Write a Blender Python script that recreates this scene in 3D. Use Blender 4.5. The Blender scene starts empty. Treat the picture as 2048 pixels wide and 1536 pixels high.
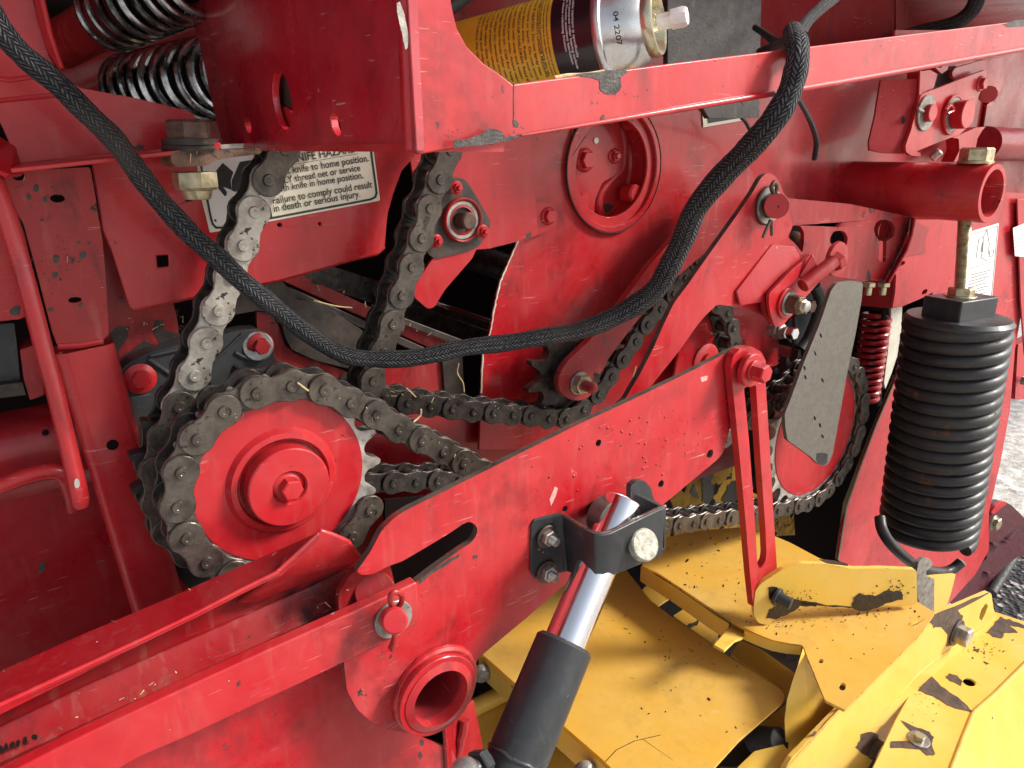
import bpy, math, random
from mathutils import Vector, Matrix
from mathutils.geometry import tessellate_polygon
random.seed(7)
S = bpy.context.scene
C = S.collection
R = math.radians
# ---------------------------------------------------------------- camera, world, sun, exposure
F = 1480.0; TH = R(17.7); PSI = R(35.65)
FW = Vector((math.sin(PSI)*math.cos(TH), math.cos(PSI)*math.cos(TH), -math.sin(TH)))
RT = Vector((math.cos(PSI), -math.sin(PSI), 0)); UP = RT.cross(FW)
cd = bpy.data.cameras.new('camera'); cam = bpy.data.objects.new('camera', cd); C.objects.link(cam)
cam.rotation_euler = (R(90)-TH, 0, -PSI)
cd.sensor_width = 36; cd.lens = F/2048*36; cd.clip_start = 0.01; cd.clip_end = 1000
S.camera = cam
W_ = bpy.data.worlds.new('World'); S.world = W_; W_.use_nodes = True
nt = W_.node_tree; bg = nt.nodes['Background']
sky = nt.nodes.new('ShaderNodeTexSky'); sky.sky_type = 'NISHITA'; sky.sun_disc = False
SUN_EL, SUN_AZ = 34.0, 53.0          # azimuth: degrees from -Y (towards the viewer) round to +X
sky.sun_elevation = R(SUN_EL); sky.sun_rotation = R(180-SUN_AZ); sky.air_density = 1.0; sky.dust_density = 1.5
bg.inputs[1].default_value = 0.056
hsv = nt.nodes.new('ShaderNodeHueSaturation'); hsv.inputs['Saturation'].default_value = .4      # thin high cloud: a paler sky
nt.links.new(sky.outputs[0], hsv.inputs['Color']); nt.links.new(hsv.outputs[0], bg.inputs[0])
sd = bpy.data.lights.new('sun', 'SUN'); sd.energy = 1.5; sd.angle = R(14); sd.color = (1, .95, .87)
so = bpy.data.objects.new('sun', sd); C.objects.link(so)
sdir = Vector((math.sin(R(SUN_AZ))*math.cos(R(SUN_EL)), -math.cos(R(SUN_AZ))*math.cos(R(SUN_EL)), math.sin(R(SUN_EL))))
so.rotation_euler = sdir.to_track_quat('Z', 'Y').to_euler(); so.location = sdir*5
S.view_settings.view_transform = 'Standard'; S.view_settings.look = 'None'
S.view_settings.exposure = 1.95; S.view_settings.gamma = 1
S.view_settings.use_curve_mapping = False
# ---------------------------------------------------------------- where things stand (camera at the origin, X along the machine, Y into it)
def ray(x, y): return FW + RT*((x-1024)/F) + UP*((768-y)/F)
def W(x, y, Y): d = ray(x, y); return d*(Y/d.y)
def HZ(x, y, z): d = ray(x, y); return d*(z/d.z)
def WX(x, y, X): d = ray(x, y); return d*(X/d.x)
def PN(x, y, p0, n): d = ray(x, y); return d*(p0.dot(n)/d.dot(n))
def dep(x, y, Y): return Y/ray(x, y).y
def rad(x, y, Y, r): return r*dep(x, y, Y)/F
TT = {1:(0,0,2.926),2:(650,0,2.926),3:(1348,0,2.926),4:(0,500,2.926),5:(650,500,2.926),6:(1348,500,2.926),7:(0,1010,2.926),
      8:(650,1010,2.926),9:(1348,1010,2.926),'A':(1700,80,5.885),'B':(1480,330,5.12),'C':(1430,580,5.851),'D':(480,500,3.657),
      'E':(880,0,3.938),'G':(1888,1000,5.12),'H':(1848,1386,10.24),'I':(0,0,4.517),'J':(0,600,3.49),'K':(1240,1040,5.12),
      'L':(400,280,5.389),'M':(1280,840,6.4),'N':(940,1240,5.12)}
def q(k, *p):
    a, b, s = TT[k]; return [(a+x/s, b+y/s) for x, y in p]
def rnd(pts, r, seg=4):
    out = []; n = len(pts)
    for i in range(n):
        p = Vector(pts[i]).to_2d(); a = Vector(pts[i-1]).to_2d(); b = Vector(pts[(i+1) % n]).to_2d()
        la, lb = (a-p).length, (b-p).length
        rr = min(r, la*.45, lb*.45)
        s = p+(a-p)/max(la, 1e-6)*rr; e = p+(b-p)/max(lb, 1e-6)*rr
        for k in range(seg+1):
            t = k/seg; out.append(tuple(s*(1-t)**2+p*2*t*(1-t)+e*t*t))
    return out
def spline(pts, n=8):
    P = [Vector(p) for p in pts]; P = [P[0]*2-P[1]]+P+[P[-1]*2-P[-2]]; out = []
    for i in range(1, len(P)-2):
        for k in range(n):
            t = k/n; a, b, c, d = P[i-1:i+3]
            out.append(.5*((2*b)+(c-a)*t+(2*a-5*b+4*c-d)*t*t+(3*b-a-3*c+d)*t**3))
    out.append(P[-2]); return out
# ---------------------------------------------------------------- mesh building
class MB:
    def __init__(s): s.v = []; s.f = []; s.m = []; s.uv = []
    def add(s, vs, fs, m=0, uvs=None):
        b = len(s.v); s.v += [tuple(x) for x in vs]
        for i, f in enumerate(fs):
            s.f.append([b+j for j in f]); s.m.append(m); s.uv.append(uvs[i] if uvs else None)
        return s
def tess(loops2, outer_n=None):
    return tessellate_polygon([[Vector((p[0], p[1], 0)) for p in l] for l in loops2])
def slab(mb, loops, vec, m=0, flat=None, es=None):
    """loops: world-space outline then holes; solid of thickness vec (pointing away from the viewer)."""
    if flat is None:
        flat = [[((p.dot(RT))/p.dot(FW), (p.dot(UP))/p.dot(FW)) for p in l] for l in loops]
    tr = tess(flat); allp = [p for l in loops for p in l]; n = len(allp)
    fl = [a for l in flat for a in l]
    vs = [p for p in allp]+[p+vec for p in allp]; fs = []
    for t in tr:
        a, b, c = [fl[i] for i in t]
        ar = (b[0]-a[0])*(c[1]-a[1])-(b[1]-a[1])*(c[0]-a[0])
        if abs(ar) < 1e-12: continue
        t = list(t) if ar > 0 else list(t)[::-1]
        fs.append(t); fs.append([n+i for i in reversed(t)])
    nf = len(fs); o = 0
    for li, l in enumerate(loops):
        k = len(l); f2 = flat[li]
        ar = sum(f2[i][0]*f2[(i+1) % k][1]-f2[(i+1) % k][0]*f2[i][1] for i in range(k))
        ccw = ar > 0
        if li: ccw = not ccw
        for i in range(k):
            j = (i+1) % k; quad = [o+i, o+i+n, o+j+n, o+j]
            fs.append(quad if ccw else quad[::-1])
        o += k
    b0 = len(mb.m); mb.add(vs, fs, m)
    if es is not None:
        for i in range(b0+nf, len(mb.m)): mb.m[i] = es
    return mb
def hole(x, y, Y, r, n=20, ry=None):
    c = W(x, y, Y); ra = rad(x, y, Y, r); rb = rad(x, y, Y, ry) if ry else ra
    return [c+Vector((ra*math.cos(2*math.pi*i/n), 0, rb*math.sin(2*math.pi*i/n))) for i in range(n)]
def plate(mb, pts, Y, th, holes=(), m=0, es=None):
    """sheet in the plane of the machine's side, traced outline, real thickness."""
    loops = [[W(x, y, Y) for x, y in pts]]
    for h in holes:
        loops.append(h if isinstance(h[0], Vector) else [W(x, y, Y) for x, y in h])
    return slab(mb, loops, Vector((0, th, 0)), m, None, es)
def sheet(mb, pts, fn, th, m=0, holes=()):
    """folded or sloping sheet: fn gives each outline point its place."""
    loops = [[fn(*p) for p in pts]]+[[fn(*p) for p in h] for h in holes]
    P = loops[0]; n = Vector((0, 0, 0))
    for i in range(len(P)):
        a, b = P[i], P[(i+1) % len(P)]; n += a.cross(b)
    if n.length < 1e-12: n = FW.copy()
    n.normalize()
    if n.dot(P[0]) < 0: n = -n
    return slab(mb, loops, n*th, m)
def s3(mb, pts3, th, m=0):
    """outline points each with a depth of their own (x, y, Y)."""
    P = [W(*p) for p in pts3]; n = Vector((0, 0, 0))
    for i in range(len(P)): n += P[i].cross(P[(i+1) % len(P)])
    n.normalize()
    if n.dot(P[0]) < 0: n = -n
    return slab(mb, [P], n*th, m)
def frame(ax):
    ax = ax.normalized(); u = ax.orthogonal().normalized(); return ax, u, ax.cross(u)
def lathe(mb, c, ax, prof, n=32, m=0):
    ax, u, v = frame(ax); vs = []; fs = []
    for r, h in prof:
        for i in range(n):
            a = 2*math.pi*i/n; vs.append(c+ax*h+(u*math.cos(a)+v*math.sin(a))*max(r, 1e-5))
    for k in range(len(prof)-1):
        for i in range(n):
            j = (i+1) % n; fs.append([k*n+i, k*n+j, (k+1)*n+j, (k+1)*n+i])
    if prof[0][0] > 1e-5 and prof[0] != prof[-1]: pass
    mb.add(vs, fs, m); return mb
def cyl(mb, a, b, r, n=28, m=0, r2=None, ch=.0006):
    L = (b-a).length; r2 = r2 or r
    return lathe(mb, a, b-a, [(0, 0), (r-ch, 0), (r, ch), (r2, L-ch), (r2-ch, L), (0, L)], n, m)
def tube(mb, pts, rads, n=12, m=0, caps=True, uv=False):
    k = len(pts); 
    if not isinstance(rads, (list, tuple)): rads = [rads]*k
    t0 = (pts[1]-pts[0]).normalized(); u = t0.orthogonal().normalized(); vs = []; fs = []; uvs = []; L = 0; Ls = []
    for i in range(k):
        t = (pts[min(i+1, k-1)]-pts[max(i-1, 0)]).normalized()
        u = (u-t*u.dot(t)).normalized(); w = t.cross(u)
        if i: L += (pts[i]-pts[i-1]).length
        Ls.append(L)
        for j in range(n):
            a = 2*math.pi*j/n; vs.append(pts[i]+(u*math.cos(a)+w*math.sin(a))*rads[i])
    for i in range(k-1):
        for j in range(n):
            jj = (j+1) % n; fs.append([i*n+j, i*n+jj, (i+1)*n+jj, (i+1)*n+j])
            uvs.append([(j/n, Ls[i]), ((j+1)/n, Ls[i]), ((j+1)/n, Ls[i+1]), (j/n, Ls[i+1])])
    if caps:
        fs.append(list(range(n))[::-1]); uvs.append([(0, 0)]*n)
        fs.append([(k-1)*n+j for j in range(n)]); uvs.append([(0, 0)]*n)
    mb.add(vs, fs, m, uvs if uv else None); return mb
def coil(mb, c, ax, Rc, r, turns, pitch, n=8, seg=36, m=0, ph=0, r_end=None):
    ax, u, v = frame(ax); P = []
    N = int(turns*seg)
    for i in range(N+1):
        a = ph+2*math.pi*i/seg; rr = Rc+((r_end-Rc)*i/N if r_end else 0)
        P.append(c+ax*(pitch*i/seg)+(u*math.cos(a)+v*math.sin(a))*rr)
    return tube(mb, P, r, n, m)
def hexp(mb, c, ax, r, h, m=0, rot=0.3, ch=.12):
    """hexagon head with chamfered corners; r = corner radius."""
    ax, u, v = frame(ax); vs = []; fs = []
    lv = [(1, 0), (1, h-r*ch), (1-ch, h)]
    for s_, z in lv:
        for i in range(6):
            a = rot+math.pi/3*i; vs.append(c+ax*z+(u*math.cos(a)+v*math.sin(a))*r*s_)
    for k in range(2):
        for i in range(6): j = (i+1) % 6; fs.append([k*6+i, k*6+j, k*6+6+j, k*6+6+i])
    fs.append([12+i for i in range(6)]); fs.append([5-i for i in range(6)])
    mb.add(vs, fs, m); return mb
def thread(mb, c, ax, r, L, p=.0015, m=0, n=18):
    prof = [(0, 0)]; k = max(2, int(L/p))
    for i in range(k): prof += [(r*.86, i*p), (r, (i+.5)*p)]
    prof += [(r*.8, k*p), (0, k*p)]
    return lathe(mb, c, ax, prof, n, m)
def box(mb, c, u, v, w, m=0):
    """box centred at c with half-axes u, v, w."""
    vs = [c+u*i+v*j+w*k for i in (-1, 1) for j in (-1, 1) for k in (-1, 1)]
    fs = [[0, 1, 3, 2], [4, 6, 7, 5], [0, 4, 5, 1], [2, 3, 7, 6], [0, 2, 6, 4], [1, 5, 7, 3]]
    if u.cross(v).dot(w) < 0: fs = [f[::-1] for f in fs]
    mb.add(vs, fs, m); return mb
NY = Vector((0, -1, 0))
def ring(mb, c, ax, ro, ri, h, n=36, m=0, ch=.0006):
    return lathe(mb, c, ax, [(ri, 0), (ro-ch, 0), (ro, ch), (ro, h-ch), (ro-ch, h), (ri+ch, h), (ri, h-ch), (ri, 0)], n, m)
# ---------------------------------------------------------------- objects
def build(name, mb, mats, parent=None, bevel=0, label=None, sharp=35):
    me = bpy.data.meshes.new(name); me.from_pydata(mb.v, [], mb.f); 
    if not isinstance(mats, (list, tuple)): mats = [mats]
    for x in mats: me.materials.append(M[x])
    me.polygons.foreach_set('material_index', mb.m)
    if any(u is not None for u in mb.uv):
        ul = me.uv_layers.new(name='UVMap')
        for p in me.polygons:
            u = mb.uv[p.index]
            if u:
                for li, c in zip(p.loop_indices, u): ul.data[li].uv = c
    me.update(); me.validate()
    me.polygons.foreach_set('use_smooth', [True]*len(me.polygons))
    me.set_sharp_from_angle(angle=R(sharp))
    o = bpy.data.objects.new(name, me); C.objects.link(o)
    if parent: o.parent = parent
    if label: o['label'] = label
    if bevel:
        b = o.modifiers.new('edge', 'BEVEL'); b.width = bevel; b.segments = 2; b.limit_method = 'ANGLE'; b.angle_limit = R(50)
        b.harden_normals = False
    return o
def tag(o, label, cat, group=None, kind=None):
    o['label'] = label; o['category'] = cat
    if group: o['group'] = group
    if kind: o['kind'] = kind
    return o
def thing(name, label, cat, group=None):
    o = bpy.data.objects.new(name, None); o.empty_display_size = .02; C.objects.link(o); return tag(o, label, cat, group)
def solo(name, mb, mats, label, cat, group=None, bevel=0, kind=None, sharp=35):
    return tag(build(name, mb, mats, None, bevel, None, sharp), label, cat, group, kind)
def bolt(parent, x, y, Y, r, h=None, washer=0, stud=0, mats=('redpaint',), rot=.3, flange=0, name='bolt', ax=NY, c=None):
    """hex bolt or nut; r in picture pixels at its place; mats: head, washer, stud"""
    c = c if c is not None else W(x, y, Y); rr = rad(x, y, Y, r); h = h if h else rr*.75
    mats = list(mats)+[mats[-1]]*(3-len(mats)); mb = MB(); z = 0
    if flange:
        fr = rad(x, y, Y, flange); lathe(mb, c, ax, [(0, 0), (fr, 0), (fr, fr*.1), (rr*1.05, fr*.28), (0, fr*.28)], 28, 0); z = fr*.12
    w = None
    if washer:
        wr = rad(x, y, Y, washer); w = MB(); cyl(w, c, c+ax*.0025, wr, 30); z = .0024
    hexp(mb, c+ax*z, ax, rr, h, 0, rot)
    o = build(name, mb, [mats[0]], parent, 0, None, 25)
    if w: build('washer', w, [mats[1]], o)
    if stud:
        s_ = MB(); thread(s_, c+ax*(z+h*.6), ax, rr*.55, stud+h*.4, .0013); build('stud', s_, [mats[2]], o)
    return o
def text(parent, s, a, b, Y, mat, hscale=1.0, name='lettering', size=None, off=0.0004, bold=0.0, shear=0):
    """one line of writing from picture point a to b along its baseline, lying on plane Y"""
    A, B = W(a[0], a[1], Y-off), W(b[0], b[1], Y-off)
    cu = bpy.data.curves.new('t', 'FONT'); cu.body = s; cu.size = 1; cu.offset = bold; cu.shear = shear
    to = bpy.data.objects.new('t', cu); C.objects.link(to); bpy.context.view_layer.update()
    me = bpy.data.meshes.new_from_object(to.evaluated_get(bpy.context.evaluated_depsgraph_get()))
    bpy.data.objects.remove(to); xs = [v.co.x for v in me.vertices]; w = max(xs)-min(xs); x0 = min(xs)
    ux = (B-A); L = ux.length; ux.normalize(); uy = Vector((0, -1, 0)).cross(ux); 
    if uy.z < 0: uy = -uy
    k = L/w; ky = size if size else k*hscale
    for v in me.vertices: v.co = A+ux*((v.co.x-x0)*k)+uy*(v.co.y*ky)
    me.name = name; me.materials.clear(); me.materials.append(M[mat])
    o = bpy.data.objects.new(name, me); C.objects.link(o); o.parent = parent
    return o
# ---------------------------------------------------------------- materials
M = {}
class N:
    def __init__(s, name):
        s.m = bpy.data.materials.new(name); s.m.use_nodes = True; s.t = s.m.node_tree; s.b = s.t.nodes['Principled BSDF']; M[name] = s.m
        s.tc = s.t.nodes.new('ShaderNodeTexCoord')
    def n(s, t, **k):
        x = s.t.nodes.new('ShaderNode'+t)
        for a, b in k.items(): setattr(x, a, b)
        return x
    def l(s, a, b): s.t.links.new(a, b)
    def mp(s, sc=(1, 1, 1), rot=(0, 0, 0), uv=False):
        m = s.n('Mapping'); m.inputs['Scale'].default_value = sc; m.inputs['Rotation'].default_value = rot
        s.l(s.tc.outputs['UV' if uv else 'Object'], m.inputs[0]); return m.outputs[0]
    def noise(s, scale, det=3, vec=None, dist=0, rough=.55):
        x = s.n('TexNoise'); x.inputs['Scale'].default_value = scale; x.inputs['Detail'].default_value = det
        x.inputs['Distortion'].default_value = dist; x.inputs['Roughness'].default_value = rough
        s.l(vec if vec else s.tc.outputs['Object'], x.inputs['Vector']); return x.outputs['Fac']
    def ramp(s, v, a, b, ca=0., cb=1.):
        x = s.n('MapRange'); x.inputs[1].default_value = a; x.inputs[2].default_value = b; x.inputs[3].default_value = ca; x.inputs[4].default_value = cb
        s.l(v, x.inputs[0]); return x.outputs[0]
    def math(s, op, a, b=None, c=None):
        x = s.n('Math', operation=op)
        for i, v in enumerate((a, b, c)):
            if v is None: continue
            if isinstance(v, (int, float)): x.inputs[i].default_value = v
            else: s.l(v, x.inputs[i])
        return x.outputs[0]
    def mix(s, f, a, b):
        x = s.n('Mix', data_type='RGBA')
        for i, v in ((0, f), (6, a), (7, b)):
            if isinstance(v, (int, float)): x.inputs[i].default_value = v
            elif isinstance(v, tuple): x.inputs[i].default_value = (*v, 1)
            else: s.l(v, x.inputs[i])
        return x.outputs[2]
    def set(s, k, v):
        if isinstance(v, (int, float)): s.b.inputs[k].default_value = v
        elif isinstance(v, tuple): s.b.inputs[k].default_value = (*v, 1)
        else: s.l(v, s.b.inputs[k])
    def bump(s, h, strength, d=.001):
        x = s.n('Bump'); x.inputs['Strength'].default_value = strength; x.inputs['Distance'].default_value = d
        s.l(h, x.inputs['Height']); s.l(x.outputs[0], s.b.inputs['Normal']); return x
def paint(name, base, fade, deep, chipcol, rough=.32, chip=.70, dust=.35, coat=.25, dustcol=(.42, .26, .2), scratch=1., specks=1., edge=True, grease=.95):
    m = N(name)
    big = m.ramp(m.noise(9, 4, dist=.6), .38, .68); fine = m.ramp(m.noise(160, 4), .3, .75); med = m.ramp(m.noise(38, 5, rough=.7), .42, .72)
    c = m.mix(m.math('MULTIPLY', big, .75), base, fade); c = m.mix(m.math('MULTIPLY', med, .30), c, deep)
    c = m.mix(m.math('MULTIPLY', fine, .14), c, fade)
    # dust film and runs
    st = m.noise(16, 4, m.mp((7, 7, 1.2)), .4); run = m.ramp(st, .56, .72)
    c = m.mix(m.math('MULTIPLY', run, .16*dust), c, dustcol)
    # dull sun-bleached patches, then greasy brown-black smears
    c = m.mix(m.math('MULTIPLY', m.ramp(m.noise(4.5, 5, dist=1.2, rough=.6), .50, .66), .30), c, tuple(min(1, x*.75+.08) for x in fade))
    gs = m.math('MULTIPLY', m.ramp(m.noise(7, 6, m.mp((1.6, 1.6, 1)), .9, .68), .50, .62), m.ramp(m.noise(55, 4, rough=.7), .34, .60))
    c = m.mix(m.math('MULTIPLY', gs, min(1, dust*grease)), c, tuple(x*.10+.010 for x in base))
    # hair scratches in two directions
    sc = None
    for rot, thr in (((.2, .5, .1), .695), ((.1, -.7, .4), .70), ((.6, 1.3, -.2), .71)):
        v = m.noise(9, 2, m.mp((3, 3, 60), rot), .15); x = m.ramp(v, thr, thr+.012)
        sc = x if sc is None else m.math('MAXIMUM', sc, x)
    msk = m.ramp(m.noise(14, 3), .5, .62); sc = m.math('MULTIPLY', sc, msk)
    c = m.mix(m.math('MULTIPLY', sc, .5*scratch), c, tuple(min(1, x*.5+.38) for x in fade))
    # specks of dirt
    vo = m.n('TexVoronoi'); vo.inputs['Scale'].default_value = 130; vo.inputs['Randomness'].default_value = 1
    wv = m.n('VectorMath', operation='ADD'); nz = m.n('TexNoise'); nz.inputs['Scale'].default_value = 90; m.l(m.tc.outputs['Object'], nz.inputs[0])
    sc2 = m.n('VectorMath', operation='SCALE'); sc2.inputs['Scale'].default_value = .012; m.l(nz.outputs['Color'], sc2.inputs[0])
    m.l(m.tc.outputs['Object'], wv.inputs[0]); m.l(sc2.outputs[0], wv.inputs[1]); m.l(wv.outputs[0], vo.inputs['Vector'])
    sel = m.n('SeparateColor'); m.l(vo.outputs['Color'], sel.inputs[0])
    sp = m.math('MULTIPLY', m.ramp(vo.outputs['Distance'], .16, .12), m.ramp(sel.outputs[0], .93, .95))
    sp = m.math('MULTIPLY', sp, m.ramp(m.noise(11, 2), .42, .5))
    c = m.mix(m.math('MULTIPLY', sp, .8*specks), c, tuple(x*.5 for x in chipcol))
    spl = m.math('MULTIPLY', m.ramp(vo.outputs['Distance'], .10, .07), m.ramp(sel.outputs[1], .965, .97))
    c = m.mix(m.math('MULTIPLY', spl, .7*specks), c, (.75, .62, .52))
    # chips down to bare metal
    ch = m.noise(26, 6, rough=.62, dist=.2); cm = m.ramp(ch, chip, chip+.008)
    if edge:
        bv = m.n('Bevel', samples=4); bv.inputs['Radius'].default_value = .0016
        ge = m.n('NewGeometry'); dt = m.n('VectorMath', operation='DOT_PRODUCT'); m.l(bv.outputs[0], dt.inputs[0]); m.l(ge.outputs['Normal'], dt.inputs[1])
        e = m.ramp(dt.outputs['Value'], .97, .88); en = m.ramp(m.noise(70, 4, rough=.7), .54, .60); e = m.math('MULTIPLY', e, en)
        cm = m.math('MAXIMUM', cm, m.math('MULTIPLY', e, .85))
    c = m.mix(cm, c, m.mix(m.ramp(m.noise(120, 3), .4, .6), chipcol, tuple(x*.45 for x in chipcol)))
    m.set('Base Color', c)
    rg = m.math('ADD', m.ramp(big, 0, 1, rough-.03, rough+.24), m.math('MULTIPLY', fine, .12)); rg = m.math('ADD', rg, m.math('MULTIPLY', cm, .3))
    m.set('Roughness', rg); m.set('Coat Weight', coat*.6); m.set('Coat Roughness', .12); m.set('Specular IOR Level', .32)
    hgt = m.math('ADD', m.math('MULTIPLY', m.noise(230, 3), .25), m.math('MULTIPLY', m.noise(22, 3), .8))
    hgt = m.math('SUBTRACT', hgt, m.math('MULTIPLY', cm, .5)); m.bump(hgt, .22, .0012)
    return m
paint('redpaint', (.42, .008, .015), (.47, .040, .040), (.24, .004, .010), (.06, .045, .04), rough=.27, chip=.70, coat=.35, dust=.5)
paint('redworn', (.30, .008, .012), (.34, .035, .032), (.14, .005, .008), (.05, .036, .028), rough=.34, chip=.625, dust=1.0, coat=.2)
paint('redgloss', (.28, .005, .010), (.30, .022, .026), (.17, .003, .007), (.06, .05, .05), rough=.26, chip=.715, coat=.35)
paint('redhood', (.42, .007, .018), (.45, .035, .046), (.27, .004, .012), (.06, .05, .05), rough=.18, chip=.71, coat=.9, scratch=1.8)
paint('redmatte_shaded', (.27, .005, .010), (.27, .016, .020), (.18, .003, .008), (.06, .05, .05), rough=.6, chip=.715, coat=0).b.inputs['Specular IOR Level'].default_value = .25  # duller, darker copy of the red with shade put into its colour
paint('yellow', (.70, .43, .060), (.72, .49, .13), (.60, .34, .035), (.05, .03, .022), rough=.36, chip=.71, coat=.1, dustcol=(.42, .24, .08), scratch=.4, specks=.4, grease=.25)
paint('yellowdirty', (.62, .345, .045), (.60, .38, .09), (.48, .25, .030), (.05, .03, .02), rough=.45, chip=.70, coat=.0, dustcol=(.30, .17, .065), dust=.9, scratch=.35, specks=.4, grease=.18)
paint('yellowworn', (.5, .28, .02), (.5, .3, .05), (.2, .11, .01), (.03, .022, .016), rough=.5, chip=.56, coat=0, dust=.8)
paint('blackpaint', (.022, .024, .026), (.05, .052, .055), (.012, .012, .014), (.16, .13, .11), rough=.33, chip=.72, coat=.15, dustcol=(.2, .18, .15), dust=.5, scratch=.4, specks=.6)
paint('springblack', (.020, .020, .022), (.045, .043, .042), (.012, .012, .014), (.10, .055, .03), rough=.36, chip=.635, coat=.1, dustcol=(.16, .13, .1), dust=.5, scratch=.3, specks=.5, edge=False)
def metal(name, a, b, rough, metallic, sc=60, bump=.25, rust=None, ramt=.6, spot=None):
    m = N(name); f = m.ramp(m.noise(sc, 5, rough=.65), .38, .64); c = m.mix(f, a, b)
    if rust: c = m.mix(m.ramp(m.noise(sc*.6, 6, rough=.7, dist=.4), ramt, ramt+.06), c, rust)
    if spot: c = m.mix(m.ramp(m.noise(sc*3, 3), .60, .66), c, spot)
    m.set('Base Color', c); m.set('Metallic', metallic); m.set('Roughness', m.ramp(m.noise(sc*1.3, 4), .3, .7, rough-.1, rough+.14))
    m.bump(m.noise(sc*5, 4), bump, .0008); return m
metal('maroon', (.075, .006, .014), (.045, .004, .010), .5, 0, 60, .3)
metal('chainoily', (.10, .085, .072), (.035, .028, .023), .26, .5, 60, .4, (.10, .07, .045), .64)
metal('chain', (.118, .098, .080), (.045, .036, .029), .36, .5, 55, .4, (.16, .12, .085), .62, (.025, .02, .018))
metal('chainlight', (.42, .39, .34), (.20, .17, .145), .45, .45, 60, .35, (.055, .042, .034), .60, (.03, .025, .02))
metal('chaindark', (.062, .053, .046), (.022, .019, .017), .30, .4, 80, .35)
metal('roller', (.13, .12, .115), (.05, .046, .045), .34, .7, 80, .15)
metal('teeth', (.60, .57, .52), (.24, .21, .18), .38, .45, 50, .25, (.05, .04, .035), .6)
metal('zinc', (.46, .44, .40), (.22, .20, .18), .38, .75, 90, .2, (.12, .075, .045), .63)
metal('goldzinc', (.52, .46, .31), (.28, .23, .13), .38, .7, 90, .2, (.12, .07, .04), .62)
metal('rust', (.16, .085, .05), (.06, .035, .025), .7, .1, 90, .5, (.24, .13, .07), .58)
metal('rustbolt', (.14, .08, .055), (.055, .038, .032), .5, .4, 120, .4, (.25, .15, .09), .6)
metal('plaingrey', (.150, .135, .114), (.115, .102, .086), .45, .35, 160, .2, (.075, .058, .04), .68, (.165, .145, .115))
metal('greywasher', (.34, .32, .28), (.16, .145, .125), .5, .5, 120, .3)
metal('pinhead', (.46, .44, .36), (.20, .185, .15), .55, .3, 150, .6, (.1, .09, .07), .62)
metal('chrome', (.86, .86, .88), (.80, .80, .82), .12, 1., 20, .03)
metal('springchrome', (.50, .50, .50), (.16, .16, .16), .20, .95, 60, .1)
metal('grime', (.040, .030, .024), (.018, .014, .012), .7, 0, 60, .8, (.09, .065, .045), .6)
metal('brownsteel', (.062, .044, .034), (.022, .017, .015), .5, .2, 45, .4, (.14, .10, .075), .62)
metal('blackplate', (.035, .025, .022), (.014, .010, .009), .5, .1, 70, .4, (.06, .04, .03), .62)
metal('darksteel', (.030, .028, .030), (.014, .013, .014), .42, .3, 40, .2)
metal('edgegrime', (.10, .070, .055), (.035, .026, .022), .65, 0, 40, .6, (.26, .02, .02), .56)
metal('pinkscuff', (.60, .34, .31), (.48, .22, .20), .6, 0, 60, .2)
metal('barechip', (.070, .058, .052), (.020, .016, .015), .6, .1, 110, .8, (.15, .10, .075), .6)
metal('barebrown', (.11, .065, .045), (.045, .03, .025), .55, .2, 70, .5, (.16, .10, .07), .6)
metal('greasechip', (.022, .017, .015), (.010, .008, .008), .35, 0, 60, .8)
metal('canmetal', (.66, .66, .68), (.52, .50, .46), .26, .9, 40, .06, (.16, .09, .07), .66)
metal('gold', (.62, .58, .40), (.50, .47, .33), .28, .8, 40, .08)
metal('nozzle', (.85, .82, .80), (.75, .62, .60), .45, 0, 60, .3, (.35, .05, .05), .62)
metal('rubber', (.018, .018, .019), (.010, .010, .010), .6, 0, 80, .5)
metal('pale', (.62, .60, .50), (.48, .46, .38), .5, 0, 30, .1)
metal('straw', (.62, .47, .25), (.42, .30, .14), .7, 0, 200, .3)
metal('decal', (.74, .70, .56), (.66, .61, .47), .42, 0, 25, .1, (.45, .38, .27), .68)
metal('decalwhite', (.80, .77, .74), (.76, .70, .68), .42, 0, 25, .1)
metal('ink', (.018, .018, .018), (.03, .028, .026), .5, 0, 90, .1)
metal('inkgrey', (.10, .09, .08), (.17, .15, .13), .5, 0, 90, .1)
metal('whiteink', (.78, .76, .76), (.62, .60, .60), .5, 0, 90, .1)
metal('canyellow', (.66, .43, .035), (.58, .36, .025), .32, .1, 30, .05)
metal('canblack', (.010, .007, .010), (.014, .009, .013), .22, 0, 30, .05)
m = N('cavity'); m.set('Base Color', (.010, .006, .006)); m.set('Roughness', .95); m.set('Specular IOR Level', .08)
m = N('ground'); g1 = m.noise(3.2, 6, rough=.7); g2 = m.noise(22, 5, rough=.75)
c = m.mix(m.ramp(g2, .40, .62), (.50, .45, .39), (.90, .88, .84)); c = m.mix(m.ramp(g1, .62, .7), c, (.10, .08, .07))
m.set('Base Color', c); m.set('Roughness', .95); m.bump(m.noise(30, 6, rough=.8), .8, .03)
m = N('shaded_gravel'); v_ = m.n('TexVoronoi'); v_.inputs['Scale'].default_value = 60; m.l(m.tc.outputs['Object'], v_.inputs['Vector']); sc_ = m.n('SeparateColor'); m.l(v_.outputs['Color'], sc_.inputs[0])
m.set('Base Color', m.mix(m.ramp(sc_.outputs[0], .80, .9), (.030, .026, .026), (.30, .26, .24))); m.set('Roughness', .9); m.bump(v_.outputs['Distance'], 1.0, .02)  # gravel tone darkened with painted-in shade
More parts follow.
